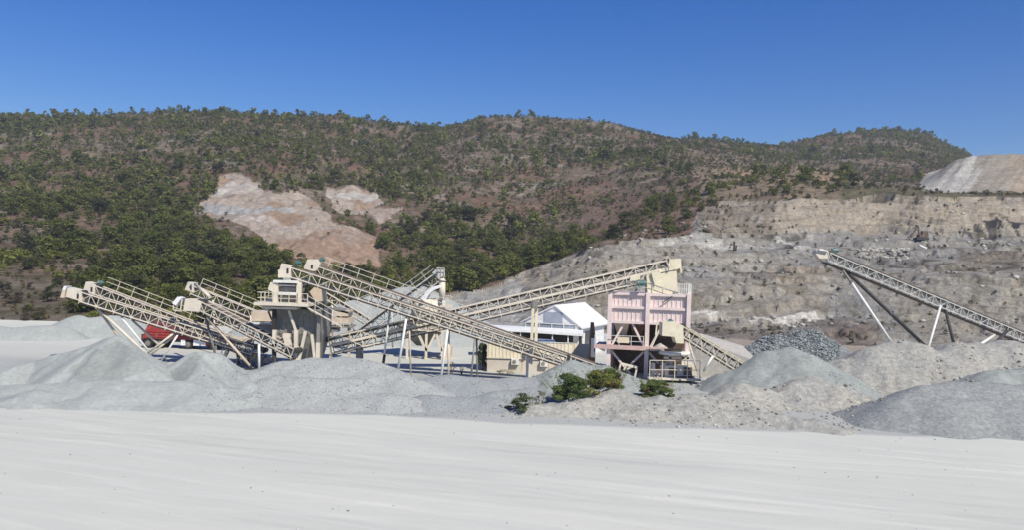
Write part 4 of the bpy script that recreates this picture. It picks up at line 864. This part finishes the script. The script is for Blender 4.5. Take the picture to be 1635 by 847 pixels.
# ------------------------------------------------------------------ rear silo
t_ = thing('storage_silo', 'pale silo with white curved cover on V braced legs behind the crossing conveyors', 'silo', tuple(P(690, 575, 99)[:2]) + (0,))
c0 = P(684, 500, 101); zt_, zb = P(684, 478, 101).z, P(684, 520, 101).z
q = MB(); q.tube((c0.x, c0.y, zb), (c0.x, c0.y, zt_), 1.9, 24); q.build('drum', M['cream'], t_, True)
q = MB(); q.tube((c0.x - .6, c0.y, 1.2), (c0.x - .6, c0.y, zb), .7, 24, 3.1); q.build('cone', M['grey'], t_, True)
pts = [(672, 478), (680, 467), (690, 459), (702, 456), (703, 460), (692, 464), (684, 472), (678, 483)]
q = MB(); q.ppoly(pts, 98.8, 2.8); q.build('curved_cover', M['clean'], t_)
q = MB(); q.tube(P(706, 480, 99.4), P(706, 449, 99.4), .36, 16); q.tube(P(706, 449, 99.4), P(706.3, 445.5, 99.4), .5, 16, .2); q.build('vent_pipe', M['cream'], t_, True)
for a, b_ in (((681, 534), (680, 580)), ((669, 536), (680, 560)), ((695, 535), (681, 562)), ((697, 535), (705, 562)), ((706, 530), (706, 580)), ((650, 530), (650, 576))): q = MB(); q.bar(P(*a, 97.4), P(*b_, 97.4), .26); q.build('leg', M['cream'], t_)
q = MB(); q.pbox(705, 720, 556, 575, 98, 2.4); q.build('base_block', M['beige'], t_); q = MB(); q.pbox(650, 722, 526, 530, 97.5, 5); q.build('floor_frame', M['cream'], t_)
railing(t_, [(708, 489), (720, 489)], 98.4, 1.1, .8); q = MB(); q.pbox(702, 722, 489, 492, 98.3, 3); q.build('side_platform', M['cream'], t_)

# ------------------------------------------------------------------ pink hopper building
t_ = thing('aggregate_hopper', 'large pink sheet metal hopper on tall pink columns', 'hopper', tuple(P(1035, 604, 88)[:2]) + (0,))
X = lambda px, py, Y=86.5: P(px, py, Y).x
Zz = lambda px, py, Y=86.5: P(px, py, Y).z
xl, xm, xr = X(973, 560), X(1033.5, 560), X(1098, 560); ztop, zmid, zbot = Zz(1035, 469), Zz(1035, 493.5), Zz(1035, 518.5)
q = MB(); q.cbox(xl + .1, xr - .1, 86.62, 91.4, zbot, ztop - .05)
k = xl + .45
while k < xr - .2:
    q.cbox(k - .03, k + .03, 86.555, 86.63, zbot + .12, ztop - .2); k += .43
k = 87.1
while k < 91.2: q.cbox(xr - .11, xr - .04, k - .03, k + .03, zbot + .12, ztop - .2); k += .43
q.build('bin', M['pink'], t_)
q = MB()
for z0 in (ztop - .28, zmid - .12, zbot - .06): q.cbox(xl - .1, xr + .1, 86.36, 86.6, z0, z0 + .26); q.cbox(xr - .06, xr + .12, 86.62, 91.5, z0, z0 + .26)
q.build('girt_beams', M['pink'], t_)
for x in (xl, xm, xr):
    for Y in (86.2, 91.5): q = MB(); q.cbox(x - .2, x + .2, Y, Y + .34, 0, ztop + .05); q.build('column', M['pink'], t_)
for a, b_ in (((997, 518), (977, 554)), ((1010, 518), (1029, 556)), ((1057, 521), (1038, 558)), ((976, 562), (1007, 600)), ((1028, 564), (1008, 584)), ((1037, 565), (1052, 582)), ((966, 563), (952, 556))): q = MB(); q.bar(P(*a, 86.7), P(*b_, 86.7), .2); q.build('brace', M['pink'], t_)
q = MB(); z0 = Zz(1000, 558); q.cbox(X(950, 556), X(1064, 556), 86.0, 91, z0, z0 + .14); q.cbox(X(950, 556), X(1064, 556), 85.85, 86.15, z0 - .12, z0 + .28); q.build('platform', M['pinkdark'], t_)
railing(t_, [(952, 555), (1030, 556.5)], 85.9, 1.05, 1.2, 'white')
q = MB(); q.cbox(xl + .3, xr - .3, 90.6, 90.8, 0, zbot - .3); q.cbox(xl + .3, xl + .45, 88, 90.6, 0, zbot - .3); q.build('rear_panel', M['brown'], t_)
for x in (987, 1012, 1050, 1078):                              # discharge cones below the bin
    q = MB(); a = X(x, 530, 89); q.hexa([(a - .4, 88.4, zbot - 1.5), (a + .4, 88.4, zbot - 1.5), (a + .4, 89.2, zbot - 1.5), (a - .4, 89.2, zbot - 1.5), (a - .8, 87.6, zbot), (a + .8, 87.6, zbot), (a + .8, 90.2, zbot), (a - .8, 90.2, zbot)]); q.build('discharge_cone', M['brown' if x != 987 else 'cream'], t_)
q = MB(); q.pbox(985, 1004, 541, 550, 87, 1.2); q.build('gate_drive', M['yellow'], t_)
railing(t_, [(980, 467), (1064, 470), (1104, 471)], 86.4, 1.0, 1.3, 'white', .04); q = MB()
for k in range(5): q.bar((xr, 86.4 + k * 1.25, ztop), (xr, 86.4 + k * 1.25, ztop + 1.05), .06)
for u in (.5, 1.05): q.bar((xr, 86.4, ztop + u), (xr, 91.4, ztop + u), .05)
for k in range(6): a = lerp(P(1086, 470.5, 86.4), P(1103, 471, 86.4), k / 5); q.bar(a, a + Vector((0, 0, 1.05)), .07)
q.build('railing', M['white'], t_)
q = MB(); q.bar(P(1059, 485, 86.3), P(1075, 474, 86.3), .09); q.build('lever', M['dark'], t_)

hopper_root = bpy.data.objects['aggregate_hopper']; hopper_root.rotation_euler = (0, 0, math.radians(-11)); hopper_root.location.x += .3; hopper_root.location.y += .45
t_ = thing('trestle', 'small cream steel trestle under the left bay of the pink hopper', 'trestle', tuple(P(1003, 600, 85)[:2]) + (0,))
q = MB(); q.bar(P(990, 581, 85), P(1018, 588, 85), .22); q.bar(P(990, 581, 86), P(1018, 588, 86), .22); q.build('top_beam', M['cream'], t_)
for a, b_ in (((991, 581), (986, 606)), ((1017, 588), (1012, 610)), ((1001, 590), (1014, 585)), ((996, 592), (1001, 582))): q = MB(); q.bar(P(*a, 85), P(*b_, 85), .16); q.build('leg', M['cream'], t_)

t_ = thing('crusher', 'cream crusher with two dark openings behind railings under the hopper', 'crusher', tuple(P(1085, 608, 85)[:2]) + (0,))
q = MB(); q.ppoly([(1062, 585), (1110, 584), (1113, 601), (1062, 603)], 84.6, 2.2); body = q.build('body', M['cream'], t_)
for a, b_, y0, y1 in ((1068, 1081, 589, 599.5), (1091.5, 1105, 587.5, 600)): q = MB(); q.pbox(a, b_, y0, y1, 84.54, .07); q.build('opening', M['brown'], body)
q = MB(); q.pbox(1064, 1110, 603.5, 610, 84.9, 2); q.build('skid', M['dark'], t_)
q = MB(); c0 = P(1077, 567, 86); q.tube(c0, c0 + Vector((0, 0, .32)), 1.5, 24); q.build('bowl', M['white'], t_, True); q = MB(); c0 = P(1075, 563.5, 86); q.tube(c0, c0 + Vector((0, 0, .3)), .85, 20); q.build('feed_plate', M['deep'], t_, True)
q = MB()
for a, b_ in (((1070, 584), (1070, 568)), ((1090, 584), (1090, 568)), ((1101, 568), (1094, 580)), ((1060, 572), (1100, 573)), ((1056, 584), (1056, 602)), ((1042, 586), (1052, 603))): q.bar(P(*a, 85.2), P(*b_, 85.2), .22)
q.pbox(1057, 1064, 581, 600, 85, 1); q.pbox(1041, 1046, 581, 604, 85, .8); q.build('frame', M['cream'], t_)
q = MB(); q.pbox(1036, 1120, 606, 608.5, 83.5, 1.0); q.build('walkway', M['cream'], t_); railing(t_, [(1037, 606), (1117, 607)], 83.5, 1.75, 1.25, 'cream', .06)
q = MB(); c0 = P(1054, 558, 87); q.tube((c0.x, c0.y, P(1054, 560, 87).z), (c0.x, c0.y, P(1054, 549, 87).z), 1.15, 20, .06); o = q.build('gravel_pile', M['concrete'], None, True); tag(o, 'small cone of grey aggregate on the pink platform above the crusher', 'gravel pile')

# concrete ramp behind the yellow conveyor
q = MB(); a, b_, d_ = P(1112, 541, 89), P(1212, 580, 88), P(1186, 553, 95); e_ = P(1118, 533, 95)
q.hexa([(a.x, 89, 0), (b_.x, 88, 0), (d_.x, 95, 0), (e_.x, 95, 0), a, b_, d_, e_]); o = q.build('concrete_ramp', M['concrete'], None); tag(o, 'sloping grey concrete ramp behind the yellow chute conveyor', 'ramp')

# ------------------------------------------------------------------ hut
t_ = thing('site_hut', 'low hut with beige rendered base and cream sheet metal upper wall', 'hut', tuple(P(840, 598, 90)[:2]) + (0,))
Yh = 88.0; x0, x1 = P(778, 572, Yh).x, P(912, 574, Yh).x; zs, ze = P(845, 574, Yh).z, P(845, 547.5, Yh).z
q = MB(); q.cbox(x0, x1, Yh, Yh + 5, -.2, zs); q.build('lower_wall', M['render'], t_)
q = MB(); zb_ = ze - .95; q.hexa([(x0 - .03, Yh - .03, zs + .02), (x1 + .03, Yh - .03, zs + .02), (x1 + .03, Yh + 5.03, zs + .02), (x0 - .03, Yh + 5.03, zs + .02), (x0 - .03, Yh - .03, ze), (x1 + .03, Yh - .03, ze), (x1 + .03, Yh + 5.03, zb_), (x0 - .03, Yh + 5.03, zb_)]); k = x0 + .1
while k < x1: q.cbox(k, k + .12, Yh - .075, Yh - .03, zs + .1, ze - .02); k += .36
q.build('upper_wall', M['hutmetal'], t_)
q = MB(); q.cbox(x0 - .06, x1 + .06, Yh - .14, Yh - .003, zs - .05, zs + .06); q.build('sill_band', M['cream'], t_)
q = MB(); q.hexa([(x0 - .12, Yh - .1, ze + .02), (x1 + .12, Yh - .1, ze + .02), (x1 + .12, Yh + 5.2, zb_ - .02), (x0 - .12, Yh + 5.2, zb_ - .02), (x0 - .12, Yh - .1, ze + .09), (x1 + .12, Yh - .1, ze + .09), (x1 + .12, Yh + 5.2, zb_ + .05), (x0 - .12, Yh + 5.2, zb_ + .05)]); q.build('roof', M['white'], t_)
for px in (841, 883): q = MB(); xx = P(px, 586, Yh).x; q.cbox(xx - .45, xx + .45, Yh - .05, Yh - .002, 0, 1.55 if zs > 1.6 else zs - .08); q.build('door', M['beige'], t_)
for px, py in ((822.5, 579), (868.5, 582)):
    a_ = thing('air_conditioner', 'small white air conditioner box on the hut wall, %s' % ('left of the square post' if px < 850 else 'right of the square post'), 'air conditioner', tuple(P(px, py + 4.5, Yh - .2)), 'air conditioners on the hut wall')
    q = MB(); q.pbox(px - 6, px + 6, py - 4.5, py + 4.5, Yh - .42, .34); q.build('case', M['white'], a_); q = MB(); c0 = P(px - 1.5, py, Yh - .43); q.tube(c0 - Vector((0, .02, 0)), c0, .2, 18); q.build('fan_grille', M['grey'], a_); q = MB(); q.pbox(px - 5, px - 4, py, py + 6, Yh - .35, .345); q.pbox(px + 4, px + 5, py, py + 6, Yh - .35, .345); q.build('bracket', M['grey'], a_)
# white tarp roll and cream sheet fence behind the hut
q = MB(); q.ppoly([(822, 543), (887, 546), (887, 552), (884, 557), (874, 559), (850, 556), (824, 550)], 92, 2); o = q.build('white_tarp', M['clean'], None); tag(o, 'long white cover showing over the hut roof below the veranda', 'cover')
q = MB(); Yf = 96; x0, x1 = P(886, 558, Yf).x, P(942, 560, Yf).x; z1 = P(915, 549.5, Yf).z; q.cbox(x0, x1, Yf, Yf + .06, 0, z1); k = x0
while k < x1: q.cbox(k, k + .14, Yf - .05, Yf, 0, z1 - .02); k += .42
t_ = thing('sheet_fence', 'cream corrugated sheet fence right of the hut', 'fence', ((x0 + x1) / 2, Yf, 0)); q.build('panel', M['hutmetal'], t_); q = MB(); q.pbox(941.5, 943.5, 550, 572, Yf - .1, .2); q.build('fence_post', M['cream'], t_)
t_ = thing('steel_column', 'dark tapering steel column beside the pink hopper with a white sheet on it', 'column', tuple(P(946, 590, 90)[:2]) + (0,))
q = MB(); q.ppoly([(944, 516), (948.5, 516), (951, 540), (950, 600), (939, 600), (942, 540)], 90, .7); q.build('shaft', M['brown'], t_); q = MB(); q.ppoly([(944, 541), (949.5, 541), (948.5, 560), (951, 572), (943.5, 571)], 89.7, .2); q.build('hanging_sheet', M['clean'], t_)

# ------------------------------------------------------------------ white house
t_ = thing('white_house', 'white gabled house with grey shutters and long veranda behind the hut', 'house', (P(880, 540, 105).x, 105, 0))
ap = P(885, 488, 105); dirv = Vector((.398, 1, 0)).normalized(); crs = Vector((dirv.y, -dirv.x, 0)); Lh = 11.6
def HP(c_, l_, z_): p_ = Vector((ap.x, ap.y, 0)) + crs * c_ + dirv * l_; return Vector((p_.x, p_.y, z_))
zr = ap.z; zee = P(928, 522, 105).z; wl_, wr_ = 4.1, 3.35; zel = P(831, 514, 105).z
q = MB(); q.prism([HP(-wl_ + .35, .3, 0), HP(wr_ - .35, .3, 0), HP(wr_ - .35, .3, zee + .05), HP(0, .3, zr - .12), HP(-wl_ + .35, .3, zel + .05)], dirv * (Lh - .6)); q.build('wall', M['clean'], t_)
q = MB()
for s0, z0 in ((wr_ + .15, zee - .12), (-wl_ - .15, zel - .12)):
    a, b_ = HP(0, .12, zr), HP(s0, .12, z0); q.hexa([a - Vector((0, 0, .14)), b_ - Vector((0, 0, .14)), b_ - Vector((0, 0, .14)) + dirv * (Lh + .7), a - Vector((0, 0, .14)) + dirv * (Lh + .7), a, b_, b_ + dirv * (Lh + .7), a + dirv * (Lh + .7)])
q.build('roof', M['clean'], t_)
q = MB(); q.hexa([HP(-1.35, .24, zee + .35), HP(1.0, .24, zee + .35), HP(1.0, .3, zee + .35), HP(-1.35, .3, zee + .35), HP(-1.35, .24, zee + 1.55), HP(1.0, .24, zee + 1.55), HP(1.0, .3, zee + 1.55), HP(-1.35, .3, zee + 1.55)]); q.build('gable_shutter', M['blue'], t_)
q = MB(); q.hexa([HP(-3.6, .22, zee - 1.15), HP(2.7, .22, zee - 1.15), HP(2.7, .3, zee - 1.15), HP(-3.6, .3, zee - 1.15), HP(-3.6, .22, zee + .1), HP(2.7, .22, zee + .1), HP(2.7, .3, zee + .1), HP(-3.6, .3, zee + .1)]); sh = q.build('balcony_shutter', M['blue'], t_)
q = MB()
for cc in (-3.6, -1.9, -.3, 1.2, 2.7): q.bar(HP(cc, .18, zee - 1.15), HP(cc, .18, zee + .1), .08)
q.bar(HP(-3.6, .18, zee + .2), HP(2.7, .18, zee + .2), .10); q.build('mullion', M['clean'], sh)
q = MB(); q.hexa([P(773, 527, 101), P(931, 538, 101), P(931, 534, 104.6), P(773, 523, 104.6), P(773, 524, 101), P(931, 534.5, 101), P(931, 527, 104.6), P(773, 519, 104.6)]); q.build('canopy', M['clean'], t_)
q = MB(); q.pbox(818, 931, 533, 560, 104.4, .2); q.build('veranda_shade', M['deep'], t_)  # near-black sheet standing in for the shade under the open veranda
for px in (815, 831, 857, 882, 907, 930): q = MB(); y_ = 529 + (px - 780) * .05; q.bar(P(px, y_, 101.3), P(px, 570, 101.3), .12 if px != 815 else .45); q.build('veranda_post', M['clean'], t_)
q = MB(); q.hexa([HP(wr_ - .35, 3, .5), HP(wr_ - .28, 3, .5), HP(wr_ - .28, 5.5, .5), HP(wr_ - .35, 5.5, .5), HP(wr_ - .35, 3, 2.9), HP(wr_ - .28, 3, 2.9), HP(wr_ - .28, 5.5, 2.9), HP(wr_ - .35, 5.5, 2.9)]); q.build('side_door', M['glass'], t_)

# ------------------------------------------------------------------ red tipper truck
t_ = thing('tipper_truck', 'red tipper truck with grey wheels parked behind the left conveyor legs', 'truck', (P(280, 558, 100).x, 101, float(zat(np.array([P(280, 558, 100).x]), np.array([101.0]))[0])))
Yt = 100.0; g = 0.02
def T(px): return P(px, 545, Yt).x
zA, zB = P(270, 543, Yt).z, P(270, 518, Yt).z
q = MB(); q.prism([(T(226), Yt, zA + .05), (T(322), Yt, zA + .05), (T(322), Yt, lerp(zA, zB, .62)), (T(236), Yt, zB)], (0, 2.5, 0)); body = q.build('tipper_body', M['red'], t_)
q = MB()
for k in range(3): zz = lerp(zA, zB, .12 + .17 * k); q.cbox(T(234) , T(321), Yt - .07, Yt - .003, zz, zz + .10)
for px in (250, 275, 300, 318): q.cbox(T(px) - .05, T(px) + .05, Yt - .09, Yt - .004, zA, lerp(zA, zB, .55))
q.build('body_ribs', M['red'], body)
q = MB(); q.cbox(T(226), T(352), Yt + .5, Yt + 2.0, zA - .32, zA + .04); q.cbox(T(308), T(335), Yt + .02, Yt + .4, g + .35, g + 1.05); q.build('chassis', M['dark'], t_)
q = MB(); q.cbox(T(309), T(329), Yt - .06, Yt + .015, g + .42, g + 1.08); q.cbox(T(289), T(296), Yt - .03, Yt + .3, g + .4, g + 1.05); q.build('side_panel', M['clean'], t_)
q = MB(); x0 = T(326); q.prism([(x0, Yt, g + .5), (x0 + 1.7, Yt, g + .5), (x0 + 1.7, Yt, g + 1.4), (x0 + 1.45, Yt, g + 1.95), (x0, Yt, g + 1.95)], (0, 2.45, 0)); cab = q.build('cab', M['red'], t_)
q = MB(); q.cbox(x0 + .4, x0 + 1.25, Yt - .03, Yt + .02, g + 1.35, g + 1.8); q.build('side_window', M['glass'], cab)
for px in (236, 255, 300, 340):
    for yy in (Yt + .02, Yt + 2.1):
        c0 = Vector((T(px), yy, g + .53)); q = MB(); q.tube(c0, c0 + Vector((0, .36, 0)), .53, 26); wh = q.build('wheel', M['rubber'], t_); q = MB(); q.tube(c0 - Vector((0, .02, 0)), c0 + Vector((0, .02, 0)), .29, 18); q.tube(c0 - Vector((0, .08, 0)), c0, .11, 12); q.build('rim', M['grey'], wh)
q = MB(); q.cbox(T(222), T(226), Yt + .1, Yt + 2.3, g + .5, g + .75); q.cbox(T(225), T(227), Yt + .05, Yt + .3, zA - .2, zA + .5); q.build('rear_bumper', M['dark'], t_)

# ------------------------------------------------------------------ small things on the quarry benches
def ground_at(px, py0, Y):
    x = P(px, py0, Y).x; return Vector((x, Y, float(zat(np.array([x]), np.array([float(Y)]))[0])))
g0 = ground_at(1471, 383, 223)
t_ = thing('digging_machine', 'small rusty digging machine with upright arm on the quarry bench', 'excavator', tuple(g0))
q = MB(); q.cbox(g0.x - 1.6, g0.x + 1.4, g0.y - 1.2, g0.y - .7, g0.z, g0.z + .6); q.cbox(g0.x - 1.6, g0.x + 1.4, g0.y + .5, g0.y + 1.0, g0.z, g0.z + .6); q.build('track', M['dark'], t_)
q = MB(); q.cbox(g0.x - .9, g0.x + 1.3, g0.y - 1, g0.y + .8, g0.z + .65, g0.z + 1.35); q.cbox(g0.x - .1, g0.x + 1.3, g0.y - .8, g0.y + .3, g0.z + 1.35, g0.z + 2.2); q.build('cab', M['brown'], t_)
q = MB(); q.bar((g0.x - .6, g0.y, g0.z + 1.2), (g0.x - .9, g0.y, g0.z + 3.6), .3); q.bar((g0.x - .9, g0.y, g0.z + 3.6), (g0.x - 2.2, g0.y, g0.z + 1.4), .25); q.bar((g0.x - 2.2, g0.y, g0.z + 1.4), (g0.x - 2.7, g0.y, g0.z + .5), .5); q.build('arm', M['brown'], t_)
g0 = ground_at(1473, 404, 212); q = MB(); q.tube(g0 + Vector((-1.0, 0, .9)), g0 + Vector((1.1, .5, .15)), .3, 14); o = q.build('concrete_pipe', M['white'], None, True); tag(o, 'short white pipe lying on the slope below the digging machine', 'pipe')
g0 = ground_at(1172, 394, 204); q = MB(); q.bar(g0 - Vector((0, 0, .3)), g0 + Vector((0, 0, 2.2)), .35); q.bar(g0 + Vector((.4, 0, -.2)), g0 + Vector((.5, 0, 1.3)), .3); o = q.build('stump_post', M['deep'], None); tag(o, 'dark charred post standing on the pale quarry ledge', 'post')
